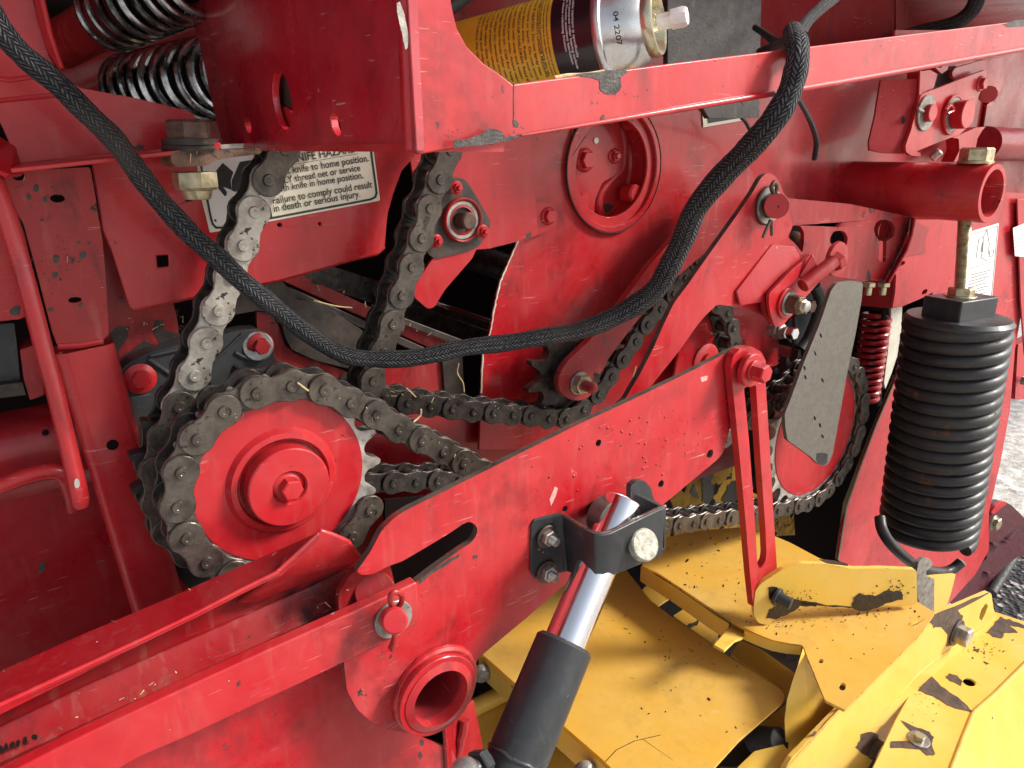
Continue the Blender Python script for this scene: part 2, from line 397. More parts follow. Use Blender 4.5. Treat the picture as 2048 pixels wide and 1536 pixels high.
# braided sleeve: two sets of strands crossing in a herringbone
m = N('braid'); sx = m.n('SeparateXYZ'); m.l(m.tc.outputs['UV'], sx.inputs[0]); U, V = sx.outputs[0], sx.outputs[1]
NC = 6.0
cu = m.math('MULTIPLY', U, NC*2); fl = m.math('FLOOR', cu); par = m.math('MODULO', fl, 2.0); fr = m.math('FRACT', cu)
sg = m.math('SUBTRACT', m.math('MULTIPLY', par, 2.0), 1.0)
vv = m.math('MULTIPLY', V, 290.0); dg = m.math('ADD', vv, m.math('MULTIPLY', m.math('MULTIPLY', fr, sg), 1.5))
st = m.math('FRACT', dg); tri = m.math('SUBTRACT', 1.0, m.math('ABSOLUTE', m.math('SUBTRACT', m.math('MULTIPLY', st, 2.0), 1.0)))
edge_ = m.math('SUBTRACT', 1.0, m.math('POWER', m.math('ABSOLUTE', m.math('SUBTRACT', m.math('MULTIPLY', fr, 2.0), 1.0)), 4.0))
hh = m.math('MULTIPLY', m.math('POWER', tri, .7), m.math('ADD', m.math('MULTIPLY', edge_, .8), .2))
fz = m.ramp(m.noise(420, 3), .3, .7, .35, 1.3); hh2 = m.math('MULTIPLY', hh, fz)
dirt = m.ramp(m.noise(18, 4), .5, .7)
c = m.mix(m.ramp(hh2, .35, .95), (.004, .0045, .006), (.135, .142, .160)); c = m.mix(m.math('MULTIPLY', dirt, .45), c, (.10, .085, .07))
m.set('Base Color', c); m.set('Roughness', .62); m.set('Specular IOR Level', .35); m.bump(hh2, 1.0, .0022)
# can label: rows of small print
# ================================================================ SETTING
g = MB(); g.add([(-60, -40, -1.35), (90, -40, -1.35), (90, 160, -1.35), (-60, 160, -1.35)], [[0, 1, 2, 3]])
go = build('ground', g, 'ground'); go['kind'] = 'structure'
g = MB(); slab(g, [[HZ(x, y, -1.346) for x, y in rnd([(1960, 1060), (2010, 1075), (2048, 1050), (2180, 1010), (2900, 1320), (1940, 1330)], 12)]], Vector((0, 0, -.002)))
gp_ = build('shaded_gravel_ground', g, 'shaded_gravel'); gp_['kind'] = 'structure'  # dark gravel patch; the machine's shade is put into its colour
def part(name, fn, mats, parent, bevel=0, label=None, sharp=35):
    mb = MB(); fn(mb)
    if 'stain' not in name: return build(name, mb, mats, parent, bevel, label, sharp)
    par = list(range(len(mb.v)))                         # each large stain, the tiny specks stay one
    def find(a):
        while par[a] != a: par[a] = par[par[a]]; a = par[a]
        return a
    for f_ in mb.f:
        for b in f_[1:]: par[find(b)] = find(f_[0])
    isl = {}
    for f_ in mb.f: isl.setdefault(find(f_[0]), []).append(f_)
    small, o = MB(), None
    for fs in isl.values():
        ids = sorted({i for f_ in fs for i in f_}); k = {i: j for j, i in enumerate(ids)}; vs = [mb.v[i] for i in ids]
        P = [Vector(v) for v in vs]; size = max((p-P[0]).length for p in P)
        if size < .0035: small.add(vs, [[k[i] for i in f_] for f_ in fs])
        else: b_ = MB(); b_.add(vs, [[k[i] for i in f_] for f_ in fs]); o = build(name, b_, mats, parent)
    if small.v: o = build('dirt_specks', small, mats, parent)
    return o
# ---- chamber behind everything: closes the machine, keeps the gaps dark
t = thing('bale_chamber', 'dark hollow bale chamber seen through the gaps behind the chains', 'bale chamber')
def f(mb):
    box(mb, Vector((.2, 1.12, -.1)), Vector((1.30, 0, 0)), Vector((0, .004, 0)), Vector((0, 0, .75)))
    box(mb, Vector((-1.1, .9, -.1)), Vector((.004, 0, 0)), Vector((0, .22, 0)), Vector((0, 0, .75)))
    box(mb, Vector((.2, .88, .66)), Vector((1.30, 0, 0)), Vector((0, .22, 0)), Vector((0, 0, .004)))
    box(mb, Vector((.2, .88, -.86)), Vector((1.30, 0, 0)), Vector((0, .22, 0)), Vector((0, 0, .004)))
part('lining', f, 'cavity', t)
# rollers and floor bars glimpsed inside
def bar(mb, a, b, Y, hpx, th, m=0, Yb=None):
    Yb = Yb or Y; A, B = W(*a, Y), W(*b, Yb); d = (B-A).normalized(); up = Vector((0, -1, 0)).cross(d).normalized()
    h = rad((a[0]+b[0])/2, (a[1]+b[1])/2, Y, hpx)/2
    box(mb, (A+B)/2+Vector((0, th/2, 0)), (B-A)/2, up*h, Vector((0, th/2, 0)), m)
part('inner_shade_wall', lambda mb: plate(mb, [(1480, 540), (1975, 540), (1940, 900), (1900, 1190), (1480, 1190)], .715, .004), 'cavity', t)  # near-black wall added to close and darken the gap behind the spring
part('inner_shade_wall', lambda mb: plate(mb, [(770, 1000), (1000, 980), (1000, 1200), (770, 1200)], .60, .004), 'cavity', t)  # black plate painting in the shade behind the arm's slot
part('shade_roof', lambda mb: box(mb, Vector((.6, .70, .262)), Vector((1.5, 0, 0)), Vector((0, .315, 0)), Vector((0, 0, .003))), 'redpaint', t)  # unseen slab added above the view to shade the upper panels
part('roller', lambda mb: bar(mb, (540, 515), (1075, 690), .86, 44, .05), 'roller', t, .002)
part('roller', lambda mb: cyl(mb, W(800, 470, .9), W(1090, 560, .9), .022), 'roller', t)
part('roller', lambda mb: bar(mb, (780, 618), (1080, 720), .80, 46, .03), 'roller', t, .002)
part('wear_strip', lambda mb: bar(mb, (870, 606), (1010, 652), .70, 7, .02), 'chrome', t, .0005)
part('floor_bar', lambda mb: bar(mb, (540, 536), (800, 655), .70, 26, .01), 'redworn', t, .001)
part('floor_bar', lambda mb: bar(mb, (560, 575), (920, 735), .66, 16, .006), 'brownsteel', t, .001)
part('floor_bar', lambda mb: bar(mb, (770, 640), (900, 700), .665, 28, .008), 'redworn', t, .001)
part('floor_bar', lambda mb: bar(mb, (800, 640), (960, 700), .655, 14, .006), 'brownsteel', t, .001)

# ---- upper back walls above the beam
t = thing('upper_body_panel', 'smooth dark red body panels rising behind the spray can and the beam', 'body panel')
part('panel', lambda mb: plate(mb, [(1200, -400), (1789, -400), (1789, 160), (1200, 190)], .72, .004), 'redmatte_shaded', t, .001)
part('panel', lambda mb: s3(mb, [(1792, -60, .725), (1835, -60, .95), (1835, 150, .95), (1792, 160, .725)], .004), 'redmatte_shaded', t)
part('panel', lambda mb: plate(mb, [(1830, -400), (2700, -400), (2700, 140), (1830, 170)], .96, .004), 'redmatte_shaded', t, .001)
part('panel', lambda mb: plate(mb, [(600, -400), (1350, -400), (1350, 60), (600, 60)], .74, .004), 'redworn', t, .001)
# ---- side sheet
t = thing('side_sheet', 'large red side sheet with a ragged pale left edge behind the hose', 'body panel')
outl = [(1060, 120), (1060, 440), (1036, 482), (1028, 500), (1012, 536), (999, 568), (993, 592), (988, 620), (983, 645), (979, 668), (969, 700), (965, 735), (963, 784), (958, 900), (1500, 900), (1545, 640), (1800, 560), (1990, 470), (2900, 470), (2900, 60)]
part('sheet', lambda mb: plate(mb, outl, .640, .004, [hole(1226, 336, .640, 96, 40, 96)]), 'redpaint', t, .0008)
def f(mb):   # torn edge, bare and pale
    e = [Vector((1037, 480)), Vector((1013, 536)), Vector((999, 570)), Vector((988, 622)), Vector((980, 667)), Vector((967, 702)), Vector((962, 786))]
    P = [W(p.x+random.uniform(-.9, .7), p.y, .638) for p in spline(e, 8)]
    tube(mb, P, [random.uniform(.0006, .0013) for _ in P], 6)
part('torn_edge', f, 'decal', t)
for y in (500, 640): pass
# big round housing recessed through the sheet
h = thing('round_bearing_housing', 'round red cast housing sunk in the side sheet with bolts round its rim', 'bearing housing')
c = W(1226, 336, .640)
def f(mb):
    lathe(mb, c, NY, [(.0715, -.03), (.0715, .004), (.0705, .005), (.0655, .005), (.0645, .004), (.0645, -.010), (.060, -.012), (.060, -.031), (.0575, -.034), (0, -.034)], 64)
part('ring', f, 'redpaint', h)
part('groove_dirt', lambda mb: ring(mb, c+Vector((0, -.0015, 0)), NY, .0722, .0714, .004, 64), 'grime', h)
def lob(x, y, r, Y=.655, L=.02, mat='redpaint', name='stud'):
    part(name, lambda mb: cyl(mb, W(x, y, Y)+Vector((0, L, 0)), W(x, y, Y), rad(x, y, Y, r), 24, 0, None, .002), mat, h)
lob(1169, 403, 17, .645); lob(1274, 388, 19, .645); lob(1278, 245, 17, .645); lob(1168, 262, 15, .645)
part('web', lambda mb: tube(mb, spline([W(x, y, .674) for x, y in ((1236, 245), (1246, 280), (1243, 335), (1218, 362), (1200, 385), (1196, 410), (1206, 440))], 5), .006, 12), 'redpaint', h)
part('casting_face', lambda mb: plate(mb, rnd([(1150, 300), (1165, 255), (1200, 235), (1240, 245), (1248, 300), (1240, 345), (1205, 365), (1190, 400), (1188, 440), (1160, 410), (1146, 360)], 8), .666, .01), 'redpaint', h, .003)
part('stain', lambda mb: plate(mb, rnd([(1180, 425), (1215, 405), (1260, 432), (1215, 452)], 8), .6735, .0003), 'grime', h)
bolt(h, 1169, 320, .666, 18, flange=24, mats=('redpaint',)); bolt(h, 1228, 312, .666, 11, flange=15, mats=('redpaint',), stud=.004)
part('paint_spot', lambda mb: lathe(mb, W(1192, 281, .6655), NY, [(0, 0), (rad(1192, 281, .66, 6.5), 0), (rad(1192, 281, .66, 6), .0008), (0, .0012)], 16), 'decalwhite', h)
# pink cover sheet with its corner bolt
t = thing('cover_sheet', 'scratched faded red cover sheet behind the middle chain', 'cover sheet')
part('sheet', lambda mb: plate(mb, rnd(q(2, (480, 830), (1205, 780), (1228, 1100), (1245, 1375), (1100, 1420), (960, 1455), (760, 1470), (600, 1470)), 2), .622, .003), 'redpaint', t, .0008)
part('sheet_tab', lambda mb: plate(mb, rnd(q(2, (1225, 1180), (1330, 1190), (1365, 1260), (1350, 1330), (1245, 1380)), 6), .630, .003), 'redpaint', t, .0008)
bolt(t, 1096, 432, .630, 14, flange=18)
part('hanging_strip', lambda mb: plate(mb, rnd(q('D', (1560, -160), (1800, -160), (1700, 60), (1500, 290), (1420, 420), (1375, 432), (1280, 350), (1255, 290), (1330, 180)), 6), .612, .004), 'redpaint', t, .0008)
# bearing plate
t = thing('bearing_plate', 'three-cornered greasy bearing plate with three small bolts round a rusty shaft end', 'bearing')
part('plate', lambda mb: plate(mb, rnd(q(2, (700, 1040), (810, 1042), (845, 1080), (968, 1290), (965, 1330), (905, 1440), (840, 1470), (650, 1515), (610, 1495), (560, 1400), (600, 1200)), 8), .610, .006), 'brownsteel', t, .001)
c = W(922, 440, .610)
part('bearing_ring', lambda mb: lathe(mb, c, NY, [(.0212, 0), (.0208, .005), (.0198, .006), (.0184, .005), (.0176, .000), (.0150, -.001), (.0142, .003), (.0120, .0035), (.0115, -.006), (0, -.006)], 48), 'redworn', t)
part('race', lambda mb: ring(mb, c+Vector((0, -.0004, 0)), NY, .0180, .0140, .0028, 48), 'zinc', t)
part('shaft', lambda mb: cyl(mb, c, c+NY*.016, .0082, 30, 0, None, .0015), 'rustbolt', t)
for x, y in q(2, (768, 1100), (922, 1355), (652, 1412)): bolt(t, x, y, .604, 10, flange=14, stud=.005, mats=('redpaint', 'redpaint', 'redpaint'))

# ---- label panel and its decal
t = thing('knife_guard_panel', 'faded red guard panel below the hood carrying the hazard label', 'guard panel')
gp = [(182, 300), (185, 340), (195, 400), (205, 462), (222, 500), (232, 530), (258, 612), (264, 620), (330, 607), (403, 592), (560, 561), (700, 522), (760, 508), (770, 495), (773, 455), (776, 427), (788, 385), (804, 342), (841, 300)]
def dh(x, y, r): return [(x-r, y-r*.85), (x+r, y-r), (x+r*1.1, y+r*.9), (x-r*.8, y+r*1.1)]
part('panel', lambda mb: plate(mb, gp, .612, .003, [dh(325, 522, 12), hole(377, 396, .612, 7, 14), hole(559, 450, .612, 4, 12), hole(640, 448, .612, 3, 10)]), 'redpaint', t, .001)
part('lip', lambda mb: tube(mb, [W(x, y-5, .617) for x, y in ((262, 618), (330, 604), (403, 589), (560, 558), (700, 519), (752, 507), (764, 495))], .0042, 12), 'redpaint', t)
d = thing('hazard_label', 'cream knife hazard warning label with black lettering and rounded border', 'warning label')
dx = [(400, 292), (425, 465), (760, 400), (737, 285)]
part('label_sheet', lambda mb: plate(mb, rnd(q('L', (-60, 60), (22, 655), (108, 1000), (1942, 652), (1852, -20)), 3), .6114, .0003), 'decal', d)
part('white_field', lambda mb: plate(mb, q('L', (-10, 60), (85, 650), (150, 930), (745, 815), (640, 60)), .6111, .0002), 'decalwhite', d)
def line(mb, pts, Y, w):
    """flat printed line of width w px along picture points"""
    for a, b in zip(pts, pts[1:]):
        a_, b_ = Vector(a), Vector(b); n = (b_-a_).orthogonal().normalized()*w/2; e = (b_-a_).normalized()*w*.3
        plate(mb, [a_-e+n, b_+e+n, b_+e-n, a_-e-n], Y, .0001)
def f(mb):
    line(mb, q('L', (-30, 60), (80, 650), (120, 850), (140, 910), (175, 945), (235, 945), (700, 855), (1500, 705), (1840, 640), (1890, 615), (1905, 570), (1890, 460), (1850, 170), (1838, 60)), .6108, 4.2)
    line(mb, q('L', (735, 640), (770, 830)), .6108, 4)
    line(mb, q('L', (640, 690), (745, 672)), .6108, 1.5)
part('border', f, 'ink', d)
def f(mb):
    plate(mb, q('L', (245, 245), (360, 345), (330, 440), (345, 540), (250, 505), (290, 560), (285, 600), (265, 605), (180, 500), (165, 420), (175, 330)), .6109, .0001)
    plate(mb, q('L', (430, 235), (560, 215), (520, 520), (380, 560), (345, 545), (340, 440)), .6109, .0001)
    plate(mb, q('L', (145, 862), (175, 852), (180, 885), (165, 880)), .6109, .0001)
part('pictogram', f, 'ink', d)
for s_, a, b in (('KNIFE HAZARD', (987, 248), (1690, 128)), ('Retract knife to home position.', (700, 405), (1822, 228)), ('ONLY thread net or service', (770, 490), (1730, 330)),
                 ('with knife in home position.', (810, 565), (1762, 410)), ('Failure to comply could result', (790, 690), (1860, 510)), ('in death or serious injury.', (800, 775), (1730, 612))):
    text(d, s_, *q('L', a, b), .6108, 'ink', 1.08, bold=.012)
part('underline', lambda mb: line(mb, q('L', (987, 268), (1700, 148)), .6108, .7), 'ink', d)

# ---- hood: folded channel and long beam (one welded piece)
t = thing('hood_frame', 'red hood frame: glossy folded box end running into a long sloping beam', 'hood frame')
YB = .340
X0 = W(814, 150, YB).x
fp = q(2, (395, -1150), (700, -1150), (738, 0), (748, 60), (772, 160), (830, 270), (930, 370), (1020, 430), (1100, 492))+[(1348, 126), (2048, 41), (2900, -64), (2900, -42), (2048, 100), (1676, 167), (1348, 222), (1040, 273)]+q(2, (1100, 815), (900, 845), (750, 870), (620, 893), (560, 902), (530, 890))
part('front_face', lambda mb: plate(mb, fp, YB, .005), 'redpaint', t, .0022)
def sidep(x, y): return WX(x, y, X0+.001)
sp = [(792, -400), (833, 303), (620, 303), (448, 300), (438, 262), (420, 190), (402, 100), (380, 20), (362, -60), (302, -400)]
def el(cx, cy, rx, ry, rot=0, n=20):
    return [(cx+rx*math.cos(a)*math.cos(rot)-ry*math.sin(a)*math.sin(rot), cy+rx*math.cos(a)*math.sin(rot)+ry*math.sin(a)*math.cos(rot)) for a in [2*math.pi*i/n for i in range(n)]]
def f(mb):
    slab(mb, [[sidep(*p) for p in sp], [sidep(*p) for p in el(564, 200, 18, 60, -.13)], [sidep(*p) for p in el(496, 251, 6, 16, -.15, 12)], [sidep(*p) for p in el(671, 249, 9, 24, -.25, 12)]], Vector((.005, 0, 0)))
part('side_face', f, 'redhood', t, .001)
part('hole_lining', lambda mb: slab(mb, [[WX(x, y, X0+.010) for x, y in el(564, 200, 24, 66)]], Vector((.001, 0, 0)), 0), 'brownsteel', t)
part('hole_lining', lambda mb: slab(mb, [[WX(x, y, X0+.008) for x, y in el(568, 240, 18, 26)]], Vector((.001, 0, 0)), 0), 'redpaint', t)
for cx, cy in ((496, 251), (671, 249)): part('hole_lining', lambda mb: slab(mb, [[WX(x, y, X0+.0085) for x, y in el(cx, cy, 13, 28)]], Vector((.001, 0, 0)), 0), 'brownsteel', t)
def f(mb):   # fold between the faces and bottom flange
    a, b = W(790, -400, YB), W(832, 300, YB)
    tube(mb, [Vector((X0+.004, YB+.004, a.z)), Vector((X0+.004, YB+.004, b.z))], .0052, 14)
    z = W(832, 300, YB).z
    box(mb, Vector((X0+.03, YB+.14, z+.001)), Vector((.03, 0, 0)), Vector((0, .135, 0)), Vector((0, 0, .002)))
part('fold', f, 'redpaint', t)
def f(mb):   # rolled lower rim and upper edge of the beam
    tube(mb, [W(x, y, YB-.001) for x, y in ((1042, 271), (1348, 220), (1676, 165), (2048, 98), (2900, -42))], [.0006, .0020, .0022, .0022, .0022], 12)
part('lower_rim', f, 'redpaint', t)
def chip(mb, pts, Y, seed=0, amp=1.5, th=.0002, m=0, sub=3, fn=None):
    rr = random.Random(seed); out = []
    n = len(pts)
    for i in range(n):
        a, b = pts[i], pts[(i+1) % n]
        for k in range(sub):
            s_ = k/sub; out.append((a[0]+(b[0]-a[0])*s_+rr.uniform(-amp, amp), a[1]+(b[1]-a[1])*s_+rr.uniform(-amp, amp)))
    if fn: return sheet(mb, out, fn, th, m)
    return plate(mb, out, Y, th, (), m)
def spatter(mb, cx, cy, rx, ry, n, Y, seed=0, rmax=2.0, fn=None):
    rr = random.Random(seed)
    for i in range(n):
        x, y = cx+rr.gauss(0, .5)*rx, cy+rr.gauss(0, .5)*ry; r = rmax*(.25+.75*rr.random()**2)
        P = [(px_+rr.uniform(-.35, .35)*r, py_+rr.uniform(-.35, .35)*r) for px_, py_ in el(x, y, r*1.2, r*.75, rr.random()*3, 7)]
        if fn: sheet(mb, P, fn, .0001)
        else: plate(mb, P, Y, .0001)
def f(mb):
    chip(mb, q(2, (1440, 438), (1600, 418), (1760, 408), (1780, 418), (1735, 450), (1735, 520), (1700, 555), (1640, 548), (1610, 530), (1605, 470), (1540, 450)), YB-.0003, 1)
    chip(mb, q(2, (750, 822), (830, 815), (900, 790), (960, 752), (1040, 768), (1050, 800), (1100, 795), (1135, 778), (1140, 795), (1080, 822), (900, 850), (752, 870)), YB-.0054, 2)
    chip(mb, q(2, (1100, 710), (1115, 700), (1135, 725), (1130, 745), (1105, 742)), YB-.0003, 3, .8)
    chip(mb, q(2, (528, 868), (580, 862), (582, 885), (540, 890)), YB-.0044, 4, .8)
    chip(mb, q(3, (1915, 140), (1990, 120), (2140, 100), (2140, 150), (1980, 162)), YB-.0003, 5)
    chip(mb, q(2, (1612, 690), (1632, 668), (1638, 690), (1622, 710)), YB-.0003, 6, .8)
    spatter(mb, 1000, 255, 60, 12, 26, YB-.0003, 5, 1.6); spatter(mb, 1240, 190, 60, 18, 18, YB-.0003, 6, 1.4); spatter(mb, 900, 268, 40, 14, 16, YB-.0003, 8, 1.5); spatter(mb, 1800, 110, 200, 22, 20, YB-.0003, 9, 1.2)
part('bare_patch_stain', f, 'barechip', t)
def f(mb):
    chip(mb, q(2, (420, 20), (440, 8), (465, 80), (488, 200), (485, 280), (470, 292), (452, 200), (425, 90)), YB-.0016, 7, .8)
part('worn_patch_stain', f, 'greywasher', t)
# seam weld
part('seam', lambda mb: tube(mb, [W(1027+random.uniform(-.6, .6), 168+i*10, YB+.0002) for i in range(9)], .0005, 6), 'barechip', t)
# ---- spray can
can = thing('spray_can', 'black and yellow lubricant spray can with bare metal top lying behind the beam', 'spray can')
P1 = ray(1224, 68)*.565
axc = (RT*.89-FW*.45+UP*.02).normalized()
Rcan = 97*.565/F
ax_, u_, v_ = frame(axc)
def canpt(h, ang, r): return P1+axc*h+(u_*math.cos(ang)+v_*math.sin(ang))*r
part('body', lambda mb: lathe(mb, P1, axc, [(0, -.19), (Rcan, -.19), (Rcan, -.035)], 72), 'canyellow', can)
part('band', lambda mb: lathe(mb, P1, axc, [(Rcan, -.035), (Rcan+.0001, -.035), (Rcan+.0001, -.004)], 72), 'canblack', can)
part('dome', lambda mb: lathe(mb, P1, axc, [(Rcan, -.004), (Rcan+.0012, -.002), (Rcan+.0014, .000), (Rcan+.0006, .0022), (Rcan-.001, .0030), (Rcan-.0016, .0045), (Rcan-.0030, .011), (Rcan-.0065, .020), (Rcan-.0115, .027), (Rcan-.0140, .029)], 72), 'canmetal', can)
part('collar', lambda mb: lathe(mb, P1, axc, [(Rcan-.0140, .028), (Rcan-.0132, .031), (Rcan-.0132, .034), (Rcan-.0148, .0365), (Rcan-.0170, .0368), (Rcan-.0184, .035), (Rcan-.0190, .028), (Rcan-.022, .024), (.0085, .024), (.0070, .031), (.0058, .036), (0, .036)], 60), 'gold', can)
nz = P1+axc*.033
part('nozzle', lambda mb: lathe(mb, nz, axc, [(.0062, 0), (.0066, .002), (.0058, .0025), (.0060, .011), (.0058, .0125), (.0072, .0132), (.0074, .0225), (.0064, .0245), (0, .0250)], 7), 'nozzle', can)
# angle on the can that faces the camera
best = max(range(360), key=lambda a: -(u_*math.cos(R(a))+v_*math.sin(R(a))).dot(FW)+.0*a)
A0 = R(best)
dirn = 1 if (canpt(0, A0+.3, Rcan)-canpt(0, A0, Rcan)).dot(UP) < 0 else -1     # increasing angle runs downwards in the picture
def cantext(s, h, a0, size, mat, parent, r=None, fit=None, bold=0.0):
    cu = bpy.data.curves.new('t', 'FONT'); cu.body = s; cu.size = 1; cu.offset = bold; to = bpy.data.objects.new('t', cu); C.objects.link(to)
    bpy.context.view_layer.update(); me = bpy.data.meshes.new_from_object(to.evaluated_get(bpy.context.evaluated_depsgraph_get())); bpy.data.objects.remove(to)
    w = max(v.co.x for v in me.vertices); kx = size if not fit else fit/w
    for v in me.vertices:
        x, y = v.co.x*kx, v.co.y*size; hh = h+y; rr = r(hh) if r else Rcan+.00025
        v.co = canpt(hh, A0+dirn*(a0+x/Rcan), rr)
    me.materials.clear(); me.materials.append(M[mat]); o = bpy.data.objects.new('lettering', me); C.objects.link(o); o.parent = parent; return o
for i, s_ in enumerate(('Wire rope and cable lubricant is specifically', 'designed to seal and penetrate roller bearing surfaces', 'of any type chain. Provides excellent lubrication', 'in applications where reducing friction', 'is required.')):
    cantext(s_, -.0180-i*.0026, -1.05, .0026, 'whiteink', can, None, (.066, .074, .070, .060, .020)[i], .01)
for i, s_ in enumerate(('Use only with adequate ventilation and keep away from children at all times', 'Store in a cool dry place. Do not use near sparks or open flame or hot surface', 'container even when empty. Dispose of contents properly after use', 'MAY CATCH FIRE. CONTENTS UNDER PRESSURE', 'MAY EXPLODE IF HEATED. Do not spray near', 'and do not puncture or burn. Do not store', 'at temperatures above limit. Keep out of', 'KEEP OUT OF REACH OF CHILDREN. Read all',
        'first aid: if on skin wash with soap and water', 'use in a well ventilated area only. Avoid vapor', 'if inhaled move to fresh air. Call for help', 'seek medical help. Wash hands after use and', 'rinse eyes with water for several minutes', 'wear gloves and eye protection when spraying', 'before use read the safety data sheet first', 'shake well before using and wipe off excess', 'allow to soak in before the chain is moved')):
    sz = .0020 if i < 3 else (.0031 if i in (3, 4, 7) else .0028)
    cantext(s_, -.0385-sum([.0026 if j < 3 else .0040 for j in range(i)]), -1.25, sz, 'ink', can, None, .082+.002*math.sin(i*3), .014)
def domer(h):
    pr = [(.0030, -.001), (.0045, -.0016), (.011, -.0030), (.020, -.0065), (.027, -.0115)]
    for (a, b), (c_, d_) in zip(pr, pr[1:]):
        if a <= h <= c_: return Rcan+b+(d_-b)*(h-a)/(c_-a)+.0003
    return Rcan-.0115
cantext('04 2207', .0125, .02, .0050, 'ink', can, domer, .026, .01)
# dark plate behind the nozzle
t = thing('dark_support_plate', 'dark brown rusted steel plate standing behind the can nozzle', 'steel plate')
part('plate', lambda mb: plate(mb, [(1335, -200), (1527, -200), (1519, 236), (1417, 237), (1400, 208), (1335, 205)], .52, .006), 'blackplate', t, .001)
# second label half hidden under the beam
t = solo('small_label', (lambda m_: (plate(m_, q(3, (165, 640), (400, 640), (400, 705), (172, 745)), .6385, .0003, (), 0), plate(m_, q(3, (190, 650), (392, 650), (392, 690), (200, 722)), .6380, .0001, (), 1), m_)[-1])(MB()), ['decal', 'ink'], 'corner of a small label showing under the beam beside the hose', 'warning label')
t = solo('loose_wire', tube(MB(), spline([W(x, y, .60) for x, y in q(3, (395, 690), (420, 715), (450, 770), (470, 800))], 6), .0022, 8), 'rubber', 'short thin black wire hanging under the beam beside the small label', 'wire')
# ================================================================ CHAINS
def link8(p0, p1, Rr, w, inset=0):
    d = (p1-p0); L = d.length; e = d.normalized(); n = Vector((-e.z, 0, e.x)) if True else None
    out = []; r = Rr-inset
    for a in range(-120, 121, 20): out.append(p1+(e*math.cos(R(a))+n*math.sin(R(a)))*r)
    out.append((p0+p1)/2+n*(w-inset))
    for a in range(60, 301, 20): out.append(p0+(e*math.cos(R(a))+n*math.sin(R(a)))*r)
    out.append((p0+p1)/2-n*(w-inset)); return out
def sideplate(mb, p0, p1, y0, th, Rr=.0119, w=.0090, m=0):
    o0 = link8(p0, p1, Rr, w, .0006); o1 = link8(p0, p1, Rr, w)
    n = len(o0); vs = []
    for lp, y in ((o0, y0), (o1, y0+.0006), (o1, y0+th-.0005), (o0, y0+th)): vs += [Vector((p.x, y, p.z)) for p in lp]
    fs = []
    for k in range(3):
        for i in range(n): j = (i+1) % n; fs.append([k*n+i, (k+1)*n+i, (k+1)*n+j, k*n+j])
    c0 = [Vector((((p0+p1)/2).x, y0, ((p0+p1)/2).z)), Vector((((p0+p1)/2).x, y0+th, ((p0+p1)/2).z))]
    b = len(vs); vs += c0
    for i in range(n):
        j = (i+1) % n; fs.append([b, i, j]); fs.append([b+1, 3*n+j, 3*n+i])
    mb.add(vs, fs, m)
CR = random.Random(3)
def chain(pins, Y, name, label, mat, group, first_outer=True, light=None, backmat='chaindark'):
    """pins: world points in plane Y (front faces of outer plates); every link is a part"""
    t = thing(name, label, 'roller chain', group)
    for i in range(len(pins)-1):
        a, b = pins[i].copy(), pins[i+1].copy(); jit = Vector((0, CR.uniform(-.0004, .0004), 0)); a += jit; b += jit
        outer = (i % 2 == 0) == first_outer; mb = MB()
        mt = mat if not light or not light(i) else 'chainlight'
        if mt == 'chain': mt = CR.choice(['chain', 'chain', 'chain', 'chain', 'chain', 'chainoily'])
        if outer:
            sideplate(mb, a, b, Y+jit.y, .0032); sideplate(mb, a, b, Y+jit.y+.026, .0032, m=1)
            for p in (a, b):
                pp = Vector((p.x, Y-.0020+jit.y, p.z))
                lathe(mb, pp, NY, [(.0046, -.0021), (.0043, -.0004), (.0040, 0), (.0016, .0), (.0012, -.0003), (0, -.0003)], 14, 0)
                cyl(mb, Vector((p.x, Y+.0065+jit.y, p.z)), Vector((p.x, Y+.0225+jit.y, p.z)), .0079, 18, 1)
            o = build('outer_link', mb, [mt, backmat], t, 0, None, 28)
        else:
            sideplate(mb, a, b, Y+.0034, .0031, .0122, .0093); sideplate(mb, a, b, Y+.0227, .0031, .0122, .0093, m=1)
            o = build('inner_link', mb, [mt, backmat], t, 0, None, 28)
    return t
def resample(path, pitch, n=None):
    out = [path[0]]; cur = path[0]; i = 1
    while i < len(path):
        d = (path[i]-cur).length
        if d >= pitch:
            a = path[i-1] if (path[i-1]-cur).length < pitch else cur
            lo, hi = 0., 1.
            for _ in range(24):
                mid = (lo+hi)/2
                if (a.lerp(path[i], mid)-cur).length < pitch: lo = mid
                else: hi = mid
            cur = a.lerp(path[i], hi); out.append(cur)
            if n and len(out) >= n: break
        else: i += 1
    return out
GC = 'heavy roller chains of the drive'
def circ_pts(c, r, a0, a1, step=3):
    n = max(2, int(abs(a1-a0)/step)); return [Vector((c.x+r*math.cos(R(a0+(a1-a0)*i/n)), c.y, c.z+r*math.sin(R(a0+(a1-a0)*i/n)))) for i in range(n+1)]
# front sprocket and chain
YF = .497; SC = W(574.6, 970.3, .505)*(YF/.505); SC = Vector((SC.x, YF, SC.z)); RP = .0748; PT = 2*RP*math.sin(math.pi/19)
def ang(px, py, Y, c): p = W(px, py, Y); return math.degrees(math.atan2(p.z-c.z, p.x-c.x))
def sprocket_outline(c, Rp, n, rr, tip, ph, gap=None):
    out = []
    for i in range(n):
        a = ph+2*math.pi*i/n; pc = Vector((math.cos(a), 0, math.sin(a))); tn = Vector((-pc.z, 0, pc.x)); o = c+pc*Rp
        for k in range(-70, 71, 14): out.append(o-(pc*math.cos(R(k))-tn*math.sin(R(k)))*rr)
        am = a+math.pi/n
        for da, dr in ((-.32, .72), (-.12, 1), (.12, 1), (.32, .72)):
            aa = am+da*math.pi/n*.62; out.append(c+Vector((math.cos(aa), 0, math.sin(aa)))*(Rp+tip*dr))
    return out
